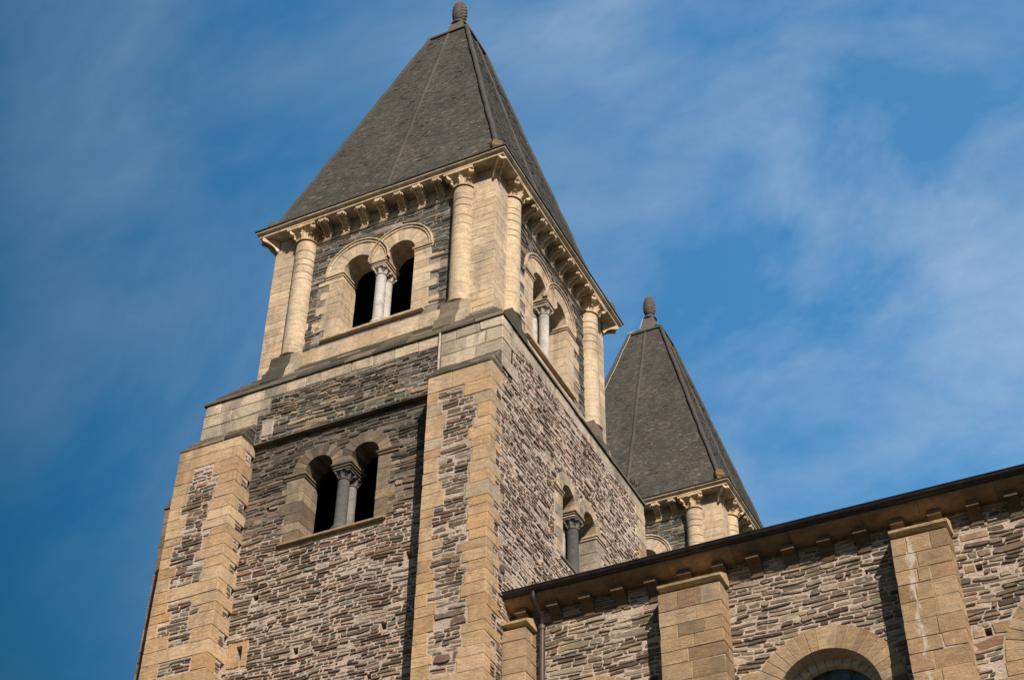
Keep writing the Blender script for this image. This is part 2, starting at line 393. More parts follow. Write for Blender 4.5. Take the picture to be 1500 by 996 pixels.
def voussoirs(mb, F, uc, vc, ra, rb, d0, d1, n, pal, a0=0, a1=PI, lim=None, gap=.012, m=0):
    for k in range(n):
        s = a0+(a1-a0)*k/n+gap/rb/2; e = a0+(a1-a0)*(k+1)/n-gap/rb/2
        c = pick(pal); dj = d1+R_.uniform(-.004, .004); S = 3
        pin = []; pout = []
        for i in range(S+1):
            a = s+(e-s)*i/S; x = math.cos(a); y = math.sin(a); ro = rb
            if lim is not None:
                for sgn, l_ in lim:
                    if sgn*(uc+ro*x) > sgn*l_: ro = max(ra+.02, abs((l_-uc)/x))
            pin.append((uc+ra*x, vc+ra*y)); pout.append((uc+ro*x, vc+ro*y))
        ring = pin+pout[::-1]; N = len(ring)
        cu = sum(p[0] for p in ring)/N; cv = sum(p[1] for p in ring)/N
        fr_ = [F.p(cu+(p[0]-cu)*.975, cv+(p[1]-cv)*.975, dj) for p in ring]
        mi = [F.p(p[0], p[1], dj-.008) for p in ring]; bk = [F.p(p[0], p[1], d0) for p in ring]
        f = [tuple(range(N))[::-1]]
        vv = fr_+mi+bk
        f += [(N+i, i, (i+1) % N, N+(i+1) % N) for i in range(N)]+[(2*N+i, N+i, N+(i+1) % N, 2*N+(i+1) % N) for i in range(N)]
        f += [tuple(range(2*N, 3*N))]
        mb.add(vv, f, c, m)
def arc(uc, vc, r, a0, a1, n=14): return [(uc+r*math.cos(a0+(a1-a0)*i/n), vc+r*math.sin(a0+(a1-a0)*i/n)) for i in range(n+1)]

# palettes, linear base colours
CREAM = [((.56, .432, .295), 6), ((.53, .40, .265), 3), ((.59, .468, .33), 3), ((.50, .37, .24), 1)]
GOLD = [((.468, .308, .170), 7), ((.45, .282, .145), 3), ((.49, .342, .21), 3), ((.395, .272, .165), 1.5), ((.43, .335, .235), 1)]
PALE = [((.46, .375, .275), 4), ((.41, .335, .25), 3), ((.51, .415, .305), 3), ((.34, .285, .215), 1)]
TAN = [((.485, .34, .205), 5), ((.46, .32, .19), 3), ((.50, .37, .235), 3), ((.41, .31, .205), 1)]
NAVEA = [((.35, .240, .136), 6), ((.325, .218, .122), 3), ((.375, .266, .162), 3), ((.285, .205, .13), 1.5)]
INNER = [((.62, .54, .44), 3), ((.56, .48, .38), 2)]
DARK = [((.108, .096, .079), 4), ((.085, .077, .064), 4), ((.15, .132, .106), 2.5), ((.21, .18, .142), 1.2)]
GREYC = [((.175, .142, .107), 4), ((.14, .116, .09), 3), ((.215, .175, .13), 3)]
JAMBC = [((.26, .20, .135), 4), ((.31, .235, .155), 3), ((.21, .165, .12), 3)]
P_BELF = [((.085, .095, .088), 4), ((.12, .135, .122), 3), ((.065, .066, .060), 3), ((.15, .125, .10), 3), ((.15, .105, .085), 2), ((.22, .18, .14), 1)]
P_UPPER = [((.10, .092, .08), 3), ((.34, .27, .205), 1.3), ((.13, .115, .095), 3), ((.13, .15, .135), 2), ((.17, .135, .105), 3), ((.28, .225, .17), 2)]
P_PANELD = [((.06, .055, .048), 4), ((.085, .077, .066), 3), ((.10, .10, .09), 2), ((.12, .098, .078), 2)]
P_LOW = [((.145, .115, .088), 4), ((.30, .235, .165), 1.5), ((.19, .138, .095), 4), ((.165, .10, .076), 2.5), ((.145, .145, .132), 1.6), ((.21, .215, .195), 1), ((.28, .17, .085), .5), ((.26, .21, .16), 3)]
P_R = [((.21, .165, .125), 4), ((.28, .22, .168), 3), ((.14, .12, .10), 3), ((.25, .175, .125), 2), ((.19, .18, .16), 1.5), ((.35, .275, .205), 2)]
P_NAVE = [((.17, .138, .102), 4), ((.225, .182, .132), 4), ((.115, .08, .06), 2), ((.18, .17, .14), 1.4), ((.31, .25, .175), 1.5), ((.15, .12, .088), 3), ((.28, .24, .185), 2), ((.22, .13, .078), .6)]
P_BUT = [((.155, .12, .092), 3), ((.28, .215, .15), 1.5), ((.19, .19, .165), 2.5), ((.16, .098, .072), 3), ((.22, .165, .115), 2), ((.12, .094, .072), 2), ((.28, .16, .085), .7)]

def tag(o, label=None, cat=None, group=None, kind=None):
    if label: o['label'] = label
    if cat: o['category'] = cat
    if group: o['group'] = group
    if kind: o['kind'] = kind
    return o
def empty(name, loc):
    e = bpy.data.objects.new(name, None); col.objects.link(e); e.location = (loc[0], loc[1], loc[2]+ZO); e.empty_display_size = 1; return e

# ------------------------------------------------------------------ ground
ORG = Vector((0, 0, -ZO))
g = MB(); S_ = 900
N_ = 24
gv = [(-S_+2*S_*i/N_, -S_+2*S_*j/N_, -ZO) for j in range(N_+1) for i in range(N_+1)]
g.add(gv, [(j*(N_+1)+i, j*(N_+1)+i+1, (j+1)*(N_+1)+i+1, (j+1)*(N_+1)+i) for j in range(N_) for i in range(N_)])
tag(g.build('ground', M_GROUND), kind='structure')

# ================================================================== bell tower
SX, SY = 7.0, 7.1755
CX, CY = -SX/2, SY/2
BASE = Vector((CX, CY, -ZO)); ORG = BASE
tower = empty('bell_tower', BASE)
TOWER_BITS = []                                   # parts repeated on the second tower
XL, XR, YF, YB, Z1 = -7.38, .186, -.256, 7.60, -5.613
YP = -.15                                         # recessed panel between the buttresses
YBUT, ZBUT, ZBK = -.72, -7.24, -6.64
ZB = -ZO-.5                                       # foot of the walls, in the ground
ZDET = -17.5                                      # below this the masonry is laid coarser

# ---- twin arched windows -------------------------------------------------
def twin_hole(uc, vs_, vb, r, half, e=.014):
    """outline of a twin opening: half = half width of the pier"""
    p = [(uc-half-2*r-e, vb-e), (uc+half+2*r+e, vb-e), (uc+half+2*r+e, vs_)]
    p += arc(uc+half+r, vs_, r+e, 0, PI)[1:]
    p += arc(uc-half-r, vs_, r+e, 0, PI)
    return p
def capital(mb, cx, cy, z0, z1, r, wt, c, leaf=True, m=0):
    h = z1-z0; n = 32; rows = [(0, 1.16, 0), (.05, 1.2, 0), (.09, 1.0, 0), (.30, 1.03, .05), (.55, 1.15, .25), (.75, 1.34, .6), (.84, 1.5, .9), (.845, 1.62, 1), (1, 1.66, 1)]
    vv = []
    for t, rr, sq in rows:
        for i in range(n):
            a = 2*PI*i/n; k = max(abs(math.cos(a)), abs(math.sin(a)))
            R = r*rr*((1-sq)+sq*.93/k)
            if leaf and .2 < t < .8: R *= 1+.07*math.cos(8*a)
            vv.append((cx+R*math.cos(a), cy+R*math.sin(a), z0+h*t))
    mb.add(vv, [(k*n+i, k*n+(i+1) % n, (k+1)*n+(i+1) % n, (k+1)*n+i) for k in range(len(rows)-1) for i in range(n)], c, m)
    mb.add(vv[-n:], [tuple(range(n))], c, m)
    for q in range(4):                            # corner volutes and their stalks
        a = PI/4+q*PI/2; d = Vector((math.cos(a), math.sin(a), 0)); s_ = Vector((-d.y, d.x, 0))
        pc = Vector((cx, cy, z0+h*.74))+d*r*1.62
        tube(mb, [pc-s_*r*.24, pc+s_*r*.24], r*.30, 10, c, m)
        tube(mb, [Vector((cx, cy, z0+h*.15))+d*r*.98, Vector((cx, cy, z0+h*.5))+d*r*1.15, pc], r*.16, 6, c, m, r*.2)
        if leaf:
            a = q*PI/2; d = Vector((math.cos(a), math.sin(a), 0)); pc = Vector((cx, cy, z0+h*.84))+d*r*1.4
            tube(mb, [pc-d*.05, pc+d*r*.22], r*.2, 7, c, m)
            for a in (q*PI/2+.0, q*PI/2+PI/4):
                d = Vector((math.cos(a), math.sin(a), 0)); p0 = Vector((cx, cy, z0+h*.12))
                tube(mb, [p0+d*r*.95, p0+d*r*1.08+Vector((0, 0, h*.22)), p0+d*r*1.34+Vector((0, 0, h*.30)), p0+d*r*1.36+Vector((0, 0, h*.24))], r*.17, 6, c, m, r*.1)
def colonnette(F, u, d, z0, z1, r, capc, shc, parent, mat):
    ax = F.p(u, 0, d); cx, cy = ax[0], ax[1]
    m = MB()
    lathe(m, cx, cy, [(r*1.45, z0), (r*1.45, z0+.05), (r*1.5, z0+.07), (r*1.42, z0+.10), (r*1.12, z0+.12), (r*1.2, z0+.15), (r*1.05, z0+.17), (r, z0+.19), (r*.97, z1-.25), (r*.97, z1-.22)], 18, shc)
    capital(m, cx, cy, z1-.235, z1, r*.93, 0, capc)
    return m.build('colonnette', mat, parent)
def twin_window(name, F, uc, vs_, vb, r, half, ro, th, parent, mat_w, pal, jw, shaft, capc, hood, sillw, silld, sill_h, pal_sill, rear=.30, palj=None):
    a, b = uc-half-2*r, uc+half+2*r
    m = MB()                                      # the pair of arches carries the rest of the window
    for sgn in (-1, 1):
        ac = uc+sgn*(half+r)
        lim = [(-sgn, uc+sgn*.004)]
        n = 11
        voussoirs(m, F, ac, vs_, r, ro-(.10 if hood else 0), -th, .016, n, pal, lim=lim, gap=.008)
        if hood:
            voussoirs(m, F, ac, vs_, ro-.10, ro-.03, -.05, .040, 8, pal, lim=lim, gap=.004)
            voussoirs(m, F, ac, vs_, ro-.03, ro, -.05, .070, 8, pal, lim=lim, gap=.004)
    win = m.build(name, [mat_w], parent)
    mj = {-1: MB(), 1: MB()}                      # ashlar jambs
    v = vb; k = 0
    while v < vs_-.05:
        h = R_.uniform(.2, .32)
        if vs_-.13-(v+h) < .12: h = vs_-.13-v
        if h < .04: break
        for sgn, edge in ((-1, a), (1, b)):
            wd = jw[(k+(sgn > 0)) % 2]*R_.uniform(.85, 1.15)
            u0, u1 = (edge-wd, edge) if sgn < 0 else (edge, edge+wd)
            fbox(mj[sgn], F, u0, u1, v, v+h-.003, -th, .012+R_.uniform(0, .004), pick(palj or pal), 0, .0035, .002)
        v += h; k += 1
    for sgn in (-1, 1): mj[sgn].build('jamb', [mat_w], win)
    for sgn, edge in ((-1, a), (1, b)):           # side imposts wrap into the reveal
        m = MB()
        lo, hi = (edge-.50, edge+.045) if sgn < 0 else (edge-.045, edge+.50)
        fbox(m, F, lo, hi, vs_-.065, vs_-.003, -th+.02, .060, pick(pal), 0, .01)
        fbox(m, F, lo+.02*(sgn > 0), hi-.02*(sgn < 0), vs_-.125, vs_-.068, -th+.02, .035, pick(pal), 0, .01)
        m.build('impost', [mat_w], win)
    m = MB()                                      # centre impost carrying both arches
    iw = half+.035
    d0, d1 = -.62, .03
    fbox(m, F, uc-iw, uc+iw, vs_-.07, vs_-.003, d0, d1, pick(pal), 0, .01)
    fbox(m, F, uc-iw+.03, uc+iw-.03, vs_-.12, vs_-.072, d0+.03, d1-.03, pick(pal), 0, .01)
    fbox(m, F, uc-iw+.055, uc+iw-.055, vs_-.17, vs_-.122, d0+.05, d1-.05, pick(pal), 0, .01)
    m.build('impost', [mat_w], win)
    colonnette(F, uc, -.16, vb+.01, vs_-.172, .130, capc[0], shaft[0], win, mat_w)
    colonnette(F, uc, -.16-rear, vb+.01, vs_-.172, .122, capc[1], shaft[1], win, mat_w)
    m = MB()
    fbox(m, F, a-sillw[0], b+sillw[1], vb-sill_h, vb, -th+.02, silld, pick(pal_sill), 0, .014)
    if sill_h > .1:
        fbox(m, F, a-sillw[0]+.01, b+sillw[1]-.01, vb-sill_h*1.0-.06, vb-sill_h-.004, -.1, silld-.045, pick(pal_sill), 0, .012)
    m.build('sill', [mat_w], win)
    return win
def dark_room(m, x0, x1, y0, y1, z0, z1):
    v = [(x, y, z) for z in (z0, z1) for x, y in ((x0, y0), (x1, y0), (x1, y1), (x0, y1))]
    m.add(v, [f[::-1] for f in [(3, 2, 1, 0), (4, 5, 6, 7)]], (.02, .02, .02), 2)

# ---- belfry ---------------------------------------------------------------
E_ = .41; BW = .50; TH = .60
BS, BV = -1.90, -3.90            # springing and sill of the belfry openings
Zb0 = -5.0
bel = MB()
sides = [(FL(BW), -SX+BW, -BW, CX-.06), (FR(-BW), BW, SY-BW, CY+.02), (FN(SY-BW), BW, SX-BW, -CX), (FW(-SX+BW), -SY+BW, -BW, -CY)]
belf_win = []
for i, (F, ua, ub, uc) in enumerate(sides):
    r_, hf, ro = .39, .20, .88
    vis = i < 2
    hole = twin_hole(uc, BS, BV, r_, hf)
    if i in (0, 2): ua2, ub2 = ua, ub
    else: ua2, ub2 = ua+TH, ub-TH
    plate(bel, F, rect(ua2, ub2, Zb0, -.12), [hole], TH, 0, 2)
    a, b = uc-hf-2*r_, uc+hf+2*r_
    ex = [ex_circ(uc-hf-r_, BS, ro+.015), ex_circ(uc+hf+r_, BS, ro+.015), ex_rect(a-.47, b+.47, BV-.5, BS)]
    # ragged ashlar beside the columns, then thin slates
    cu0, cu1 = ua+.79-.0, ub-.79
    t0 = R_.uniform(0, .2)
    k = 0; v = BV-.25
    exq = []
    while v < -.75:
        h = R_.uniform(.2, .28)
        for sgn, e_ in ((1, cu0), (-1, cu1)):
            wd = R_.uniform(.22, .36) if (k+(sgn > 0)) % 2 else R_.uniform(.30, .52)
            if R_.random() < .35: wd = .30
            u0, u1 = (e_-.3, e_-.3+wd+.12) if sgn > 0 else (e_+.3-wd-.12, e_+.3)
            fbox(bel, F, u0, u1, v, v+h-.008, -.05, .012, pick(CREAM), 1, .008)
            exq.append(ex_rect(u0, u1+.008, v, v+h))
        # extra toothing by the jambs
        if v+h < BS-.1:
            for sgn, e_ in ((-1, a), (1, b)):
                wd = (.44, .70)[(k+(sgn > 0)) % 2]
                exq.append(ex_rect(min(e_, e_+sgn*wd), max(e_, e_+sgn*wd), v, v+h))
        v += h; k += 1
    rubble(bel, F, ua+.5, ub-.5, BV-.25, -.64, P_BELF, ex+exq, (.04, .15), (.14, .6), (.008, .018), (.0, .026), 3)
    # plain frieze behind the modillions
    ashlar(bel, F, ua+.3, ub-.3, -.615, -.185, CREAM, (), (.2, .24), (.35, .6), (.0, .004), -.05, 1)
    extr(bel, F, [(0, -.645), (.035, -.635), (.055, -.60), (.05, -.575), (0, -.57)], ua+.35, ub-.35, CREAM[0][0], 1)
    # plinth course below the sill
    ashlar(bel, F, ua+.6, ub-.6, Zb0+.05, BV-.26, CREAM, (), (.30, .36), (.45, .9), (.05, .06), -.05, 1)
# corner pilasters, each course one or two blocks
for sx_, sy_ in ((0, 0), (1, 0), (0, 1), (1, 1)):
    cx0 = -E_ if sx_ == 0 else -SX+E_; cy0 = E_ if sy_ == 0 else SY-E_
    dx = -1 if sx_ == 0 else 1; dy = 1 if sy_ == 0 else -1
    v = Zb0; k = 0
    while v < -.19:
        h = R_.uniform(.20, .29)
        if -.185-(v+h) < .12: h = -.185-v
        A, B = ((.98, .52), (.52, .98))[k % 2]
        def bl(a0, a1, b0, b1, c):
            xs = sorted((cx0+dx*a0, cx0+dx*a1)); ys = sorted((cy0+dy*b0, cy0+dy*b1))
            cbox(bel, xs[0], xs[1], ys[0], ys[1], v, v+h-.003, c, 1, .0035, .002)
        bl(0, A, 0, B, pick(CREAM))
        if A < .9: bl(A+.003, .98, .0, .4, pick(CREAM))
        else: bl(.0, .4, B+.003, .98, pick(CREAM))
        v += h; k += 1
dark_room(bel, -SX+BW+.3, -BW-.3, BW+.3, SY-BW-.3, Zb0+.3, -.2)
o_bel = bel.build('belfry_wall', [M_MGREY, M_STONE, M_INT, M_SLATEW], tower)
WHITE = (.50, .47, .43); GREYW = (.22, .21, .205)
for i, (F, ua, ub, uc) in enumerate(sides):
    w_ = twin_window('belfry_window', F, uc, BS, BV, .39, .20, .88, TH, tower, M_STONE, CREAM, (.44, .70), (WHITE, WHITE), ((.48, .42, .34), (.46, .40, .32)), True, (.42, .36), .085, .10, CREAM)
    belf_win.append(w_)

# ---- engaged columns -------------------------------------------------------
cols = []
for i, (F, ua, ub, uc) in enumerate(sides):
    Lc = (SX, SY, SX, SY)[i]
    e0 = ua-BW                                    # start of the side
    for u in (e0+1.29, e0+Lc-1.29):
        p = F.p(u, 0, .03); m = MB(); z = -4.24
        rr = .265
        while z < -.63:
            h = R_.choice((.20, .22, .24, .27, .30, .34))
            if -.60-(z+h) < .12: h = -.60-z
            j = R_.uniform(-.002, .002)
            q_ = .022 if z > -2.1 else .003
            lathe(m, p[0], p[1], [(rr-q_+j, z), (rr+j, z+.003+q_*.5), (rr+j, z+h-.004-q_*.4), (rr-q_+j, z+h-.001)], 28, tuple(x*R_.uniform(.96, 1.03) for x in CREAM[0][0]), 0, False)
            z += h
        co = m.build('engaged_column', [M_STONE], tower); cols.append(co)
        me = co.data
        m = MB(); capital(m, p[0], p[1], -.62, -.183, rr*.97, 0, pick([((.60, .44, .27), 1)])); m.build('capital', [M_STONE], co)
        m = MB()                                  # moulded foot above a weathered block
        lathe(m, p[0], p[1], [(rr+.005, -4.30), (rr+.045, -4.285), (rr+.05, -4.26), (rr+.03, -4.235), (rr-.01, -4.225)], 24, CREAM[0][0], 0)
        pb = [(-.05, -5.32), (.52, -5.32), (.44, -4.85), (.33, -4.62), (.30, -4.31), (-.05, -4.31)]
        wl_ = R_.uniform(.33, .40)
        extr(m, F, [(a_-.0, b_) for a_, b_ in pb], u-wl_, u+.13, pick(DARK), 1)
        extr(m, F, [(a_-.03, b_+.004) for a_, b_ in pb], u+.135, u+.33, (.40, .33, .235), 0)
        extr(m, F, [(a_+.03, b_-.001) for a_, b_ in [(-.05, -5.2), (.50, -5.2), (.43, -4.88), (-.05, -4.88)]], u-wl_-.05, u+.05, pick(DARK), 1)
        m.build('column_base', [M_STONE, M_DARK], co)

# ---- cornice, modillions ---------------------------------------------------
HB = .18
m = MB()
prof = [(.0, .0), (.0, -.045), (.012, -.06), (.05, -.095), (.075, -.10), (.075, -.165), (.09, -.18)]   # (inset, z)
def sidept(i, t, ins, z):
    """a point on the square ring: side i, t along it in metres from its start corner, inset from the outer edge"""
    if i == 0: return (-SX+t, ins, z)
    if i == 1: return (-ins, t, z)
    if i == 2: return (-t, SY-ins, z)
    return (-SX+ins, SY-t, z)
for i in range(4):
    Lc = SX if i % 2 == 0 else SY
    cuts = [0]
    while cuts[-1] < Lc-1.3: cuts.append(cuts[-1]+R_.uniform(.75, 1.15))
    cuts.append(Lc)
    for a, b in zip(cuts[:-1], cuts[1:]):
        va = []; vb = []
        j = R_.uniform(-.004, .004)
        for ins, z in prof+[(1.2, -.18), (1.2, 0)]:
            ta = max(a+.004, ins) if a == 0 else a+.004
            tb = min(b-.004, Lc-ins) if b == Lc else b-.004
            va.append(sidept(i, ta, ins+j*(ins < 1), z)); vb.append(sidept(i, tb, ins+j*(ins < 1), z))
        n = len(va)
        m.add(va+vb, [(k, n+k, n+(k+1) % n, (k+1) % n)[::-1] for k in range(n)]+[tuple(range(n)), tuple(range(2*n-1, n-1, -1))], pick(CREAM), 0)
cornice = m.build('cornice', [M_STONE], tower)
def modillion(F, u, d, top, parent, w_=.19, depth=.41, hgt=.41, pal=CREAM, scroll=True, bars=5, name='modillion', mat=None):
    """concave corbel with rolled scrolls at its flanks; d = wall plane offset"""
    m = MB(); c = pick(pal)
    w_ *= R_.uniform(.92, 1.08); depth *= R_.uniform(.93, 1.02); hgt *= R_.uniform(.94, 1.05)
    pr = []
    n = 9
    for k in range(n+1):                          # concave underside from the foot to the nose
        t = k/n; pr.append((d+.03+(depth-.03)*(1-math.cos(t*PI/2)) , top-hgt+(hgt-.09)*math.sin(t*PI/2)))
    pr += [(d+depth, top), (d-.02, top), (d-.02, top-hgt)]
    kw = .28 if bars > 1 else .46
    extr(m, F, pr, u-w_*kw, u+w_*kw, c)
    for sg in ((-1, 1) if bars > 1 else ()):      # raised borders of the underside
        pr2 = [(a+(.030 if 0 < k < n+1 else 0), b-(.034 if k < n else 0)) for k, (a, b) in enumerate(pr)]
        us = sorted((u+sg*w_*.30, u+sg*w_*.50)); extr(m, F, pr2, us[0], us[1], c)
    for k in range(1, bars):
        t = k/bars; a = d+.03+(depth-.03)*(1-math.cos(t*PI/2)); b = top-hgt+(hgt-.09)*math.sin(t*PI/2)
        tube(m, [F.p(u-w_*.3, b, a), F.p(u+w_*.3, b, a)], .024, 6, c)
    if scroll:
        for sg in (-1, 1):
            for (fd, fz, rr) in ((depth*.88, -.085, .050), (depth*.16, -hgt*.72, .045)):
                tube(m, [F.p(u+sg*w_*.44, top+fz, d+fd), F.p(u+sg*w_*.74, top+fz, d+fd)], rr, 9, c, 0, rr*.8)
            extr(m, F, [(d, top-.002), (d, top-hgt*.75), (d+depth*.5, top-.1), (d+depth*.9, top-.05), (d+depth*.9, top-.002)][::-1], *sorted((u+sg*w_*.45, u+sg*w_*.58)), c)
    return m.build(name, [mat or M_STONE], parent)
first_mod = None
for i, (F, ua, ub, uc) in enumerate(sides):
    Lc = (SX, SY, SX, SY)[i]; mid = ua-BW+Lc/2
    for k in range(-3, 4):
        modillion(F, mid+k*.532, 0, -.182, cornice)
    # one under each corner, set diagonally
    cx0, cy0 = ((-E_, E_), (-E_, SY-E_), (-SX+E_, SY-E_), (-SX+E_, E_))[i]
    dg = ((1, -1), (1, 1), (-1, 1), (-1, -1))[i]; s2 = math.sqrt(.5)
    Fd = Fr((cx0, cy0, 0), (-dg[1]*s2, dg[0]*s2), (dg[0]*s2, dg[1]*s2))
    modillion(Fd, 0, -.03, -.182, cornice, .20, .44, .34, CREAM, False)

# ---- pyramid roof -----------------------------------------------------------
ZC, HC = 9.45, .60
rf = MB()
RIN = .27
apex_k = lambda z: (z-.02)/(ZC-.02)
def rpt(i, t, z, lift=0):
    """point on roof face i, t in -1..1 across, at height z"""
    k = apex_k(z); hx = (SX/2-RIN)*(1-k)+HC*k; hy = (SY/2-RIN)*(1-k)+HC*k
    n = ((0, -1), (1, 0), (0, 1), (-1, 0))[i]
    if i == 0: p = (CX+t*hx, CY-hy)
    elif i == 1: p = (CX+hx, CY+t*hy)
    elif i == 2: p = (CX-t*hx, CY+hy)
    else: p = (CX-hx, CY-t*hy)
    return (p[0]+n[0]*lift*.95, p[1]+n[1]*lift*.95, z+lift*.3)
PSL = [((.074, .067, .057), 6), ((.065, .060, .052), 4), ((.086, .077, .064), 3), ((.056, .052, .047), 2), ((.115, .102, .085), .8)]
# dark slate verge over the cornice
for i in range(4):
    Lc = SX if i % 2 == 0 else SY
    for (ins0, ins1, z0, z1) in ((-.028, 1.0, .003, .035),):
        v = [sidept(i, ins0, ins0, z0), sidept(i, Lc-ins0, ins0, z0), sidept(i, Lc-ins1, ins1, z0), sidept(i, ins1, ins1, z0)]
        v += [(a, b, z1) for a, b, _ in v]
        rf.add(v, [(3, 2, 1, 0), (4, 5, 6, 7), (0, 1, 5, 4)], (.06, .056, .05), 0)
for i in range(4):
    rf.add([rpt(i, -1, .03), rpt(i, 1, .03), rpt(i, 1, ZC), rpt(i, -1, ZC)], [(0, 1, 2, 3)], (.05, .048, .045), 0)
    z = .03; row = 0
    while z < ZC-.05:
        dz = R_.uniform(.042, .078)*(1.2-.35*apex_k(z))
        k = apex_k(z); half = ((SX if i % 2 == 0 else SY)/2-RIN)*(1-k)+HC*k
        u = -half; sag = R_.uniform(-.006, .006)
        while u < half-.02:
            wd = R_.uniform(.05, .17)
            if half-(u+wd) < .06: wd = half-u
            a, b = (u+.003)/half, (u+wd-.003)/half
            jz = R_.uniform(-.024, .024); lift = R_.uniform(.004, .010)
            if R_.random() < .012: lift += .014
            zt = min(z+dz*1.35, ZC)
            j2 = R_.uniform(-.006, .006)
            p = [rpt(i, a, z+jz+j2, lift), rpt(i, b, z+jz-j2, lift+R_.uniform(-.003, .003)), rpt(i, b, zt, .003), rpt(i, a, zt, .003), rpt(i, a, z+jz+j2, 0), rpt(i, b, z+jz-j2, 0)]
            rf.add(p, [(0, 1, 2, 3), (4, 5, 1, 0), (4, 0, 3), (5, 2, 1)], pick_soft(PSL), 0)
            u += wd
        z += dz; row += 1
roof = rf.build('roof', [M_SLATE], tower)
def rpath(i, t, z0, z1, lift, n=24, wob_=.012):
    return [Vector(rpt(i, t, z0+(z1-z0)*k/n, lift))+Vector((R_.uniform(-wob_, wob_), R_.uniform(-wob_, wob_), 0)) for k in range(n+1)]
for i in range(4):
    m = MB(); tube(m, rpath(i, 1, .12, ZC-.02, .010), .072, 8, (.066, .060, .051))
    p = Vector(rpt(i, 1, .30, .12)); d = (p-Vector((CX, CY, p.z))).normalized()
    for k, (rr, q) in enumerate(((.12, -.09), (.165, .03), (.13, .15))):      # curled foot
        tube(m, [p+d*(.02)+Vector((0, 0, q-.06))-Vector((-d.y, d.x, 0))*rr*.9, p+d*.02+Vector((0, 0, q-.06))+Vector((-d.y, d.x, 0))*rr*.9], rr*.72, 8, (.10, .088, .06) if i else (.16, .115, .055))
    m.build('ridge_roll', [M_DARK], roof)
    m = MB(); tube(m, rpath(i, 0, .18, ZC-.02, -.035), .075, 8, (.070, .063, .053))
    p = Vector(rpt(i, 0, .2, .03)); n_ = Vector(((0, -1), (1, 0), (0, 1), (-1, 0))[i]).to_3d(); s_ = Vector((-n_.y, n_.x, 0))
    tube(m, [p-s_*.12, p+s_*.12], .12, 8, pick(PSL)); tube(m, [p-s_*.09+Vector((0, 0, .1)), p+s_*.09+Vector((0, 0, .1))], .10, 8, pick(PSL))
    m.build('face_rib', [M_SLATE], roof)
m = MB()                                          # collar: overlapping slabs and a little pyramid
def sq(m_, h0, h1, z0, z1, c, mm=0):
    v = [(CX+sx*h, CY+sy*h, z) for h, z in ((h0, z0), (h1, z1)) for sx, sy in ((-1, -1), (1, -1), (1, 1), (-1, 1))]
    m_.add(v, [(3, 2, 1, 0), (4, 5, 6, 7), (0, 1, 5, 4), (1, 2, 6, 5), (2, 3, 7, 6), (3, 0, 4, 7)], c, mm)
sq(m, .67, .66, ZC-.04, ZC+.04, (.085, .078, .066))
sq(m, .61, .31, ZC+.043, ZC+.38, (.10, .092, .076))
sq(m, .30, .19, ZC+.383, ZC+1.00, (.12, .11, .09))
for sx, sy in ((-1, -1), (1, -1), (1, 1), (-1, 1)):
    tube(m, [(CX+sx*.60, CY+sy*.60, ZC+.05), (CX+sx*.31, CY+sy*.31, ZC+.39)], .05, 7, (.10, .09, .075))
    for q in (.25, .62):                          # gaps left under the slab edge by the rib heads
        pass
m.build('collar', [M_DARK], roof)
m = MB()
z = ZC+1.0
zs = 11.57-z
pr = [(.25, 0), (.265, .03), (.25, .07), (.16, .09), (.135, .17), (.13, .24), (.17, .255), (.18, .29), (.15, .32), (.15, .36)]
lathe(m, CX, CY, [(a, z+b) for a, b in pr], 16, (.11, .10, .085))
n = 24; vv = []; rows = 12
for k in range(rows+1):                           # ribbed pine-cone
    t = k/rows; R0 = .225*math.sqrt(max(0.02, 1-(max(0, t-.45)/.60)**2))*(.78+.22*min(1, t*5))
    for i in range(n):
        a = 2*PI*i/n; R1 = R0*(1+.07*math.cos(8*a+(PI if k % 2 else 0)))
        vv.append((CX+R1*math.cos(a), CY+R1*math.sin(a), z+.28+(zs-.28)*t))
m.add(vv, [(k*n+i, k*n+(i+1) % n, (k+1)*n+(i+1) % n, (k+1)*n+i) for k in range(rows) for i in range(n)]+[tuple(range(rows*n, rows*n+n)), tuple(range(n))[::-1]], (.105, .092, .07))
tube(m, [(CX, CY, z+zs-.05), (CX, CY, z+zs+.12)], .014, 6, (.3, .25, .2))
m.build('finial', [M_DARK], roof)

# ---- shaft: middle and lower stage -------------------------------------------
sh = MB()
MIDY = (YF+YB)/2
WLx, WLs, WLb = -3.595, -8.27, -9.98              # south window of the shaft
WRy, WRs, WRb = 3.62, -8.33, -9.95               # east window of the shaft
WR_ = .34; WH = .225; WRO = .62; STH = .55
PX0, PX1 = -5.90, -1.25                          # panel between the buttresses
F_up, F_pan, F_e, F_n, F_w = FL(YF), FL(YP), FR(XR), FN(YB), FW(XL)
ZSTR = -7.22
holeL = twin_hole(WLx, WLs, WLb, WR_, WH); holeR = twin_hole(WRy, WRs, WRb, WR_, WH)
put_pan = [(-5.34, -11.20, .13, .16), (-5.57, -12.48, .13, .28), (-4.22, -12.68, .13, .16), (-2.26, -12.60, .13, .16), (-1.80, -11.15, .16, .20), (-5.34, -9.01, .10, .10), (-2.32, -9.82, .10, .12), (-4.9, -14.2, .1, .12), (-2.5, -13.6, .1, .12)]
plate(sh, F_up, rect(XL, XR, ZSTR, Z1), [], .5, 1, 2)
plate(sh, F_pan, rect(PX0-.3, PX1+.3, ZB, ZSTR+.3), [holeL]+[rect(a-w_/2, a+w_/2, b, b+h) for a, b, w_, h in put_pan], STH, 5, 2)
put_e = [(1.38, -9.20, .14, .13), (5.6, -9.6, .1, .12)]
plate(sh, F_e, rect(YF+.002, YB-.5, ZB, Z1), [holeR]+[rect(a-w_/2, a+w_/2, b, b+h) for a, b, w_, h in put_e], STH, 8, 2)
plate(sh, F_n, rect(-XR, -XL, ZB, Z1), [], .5, 0, 2)
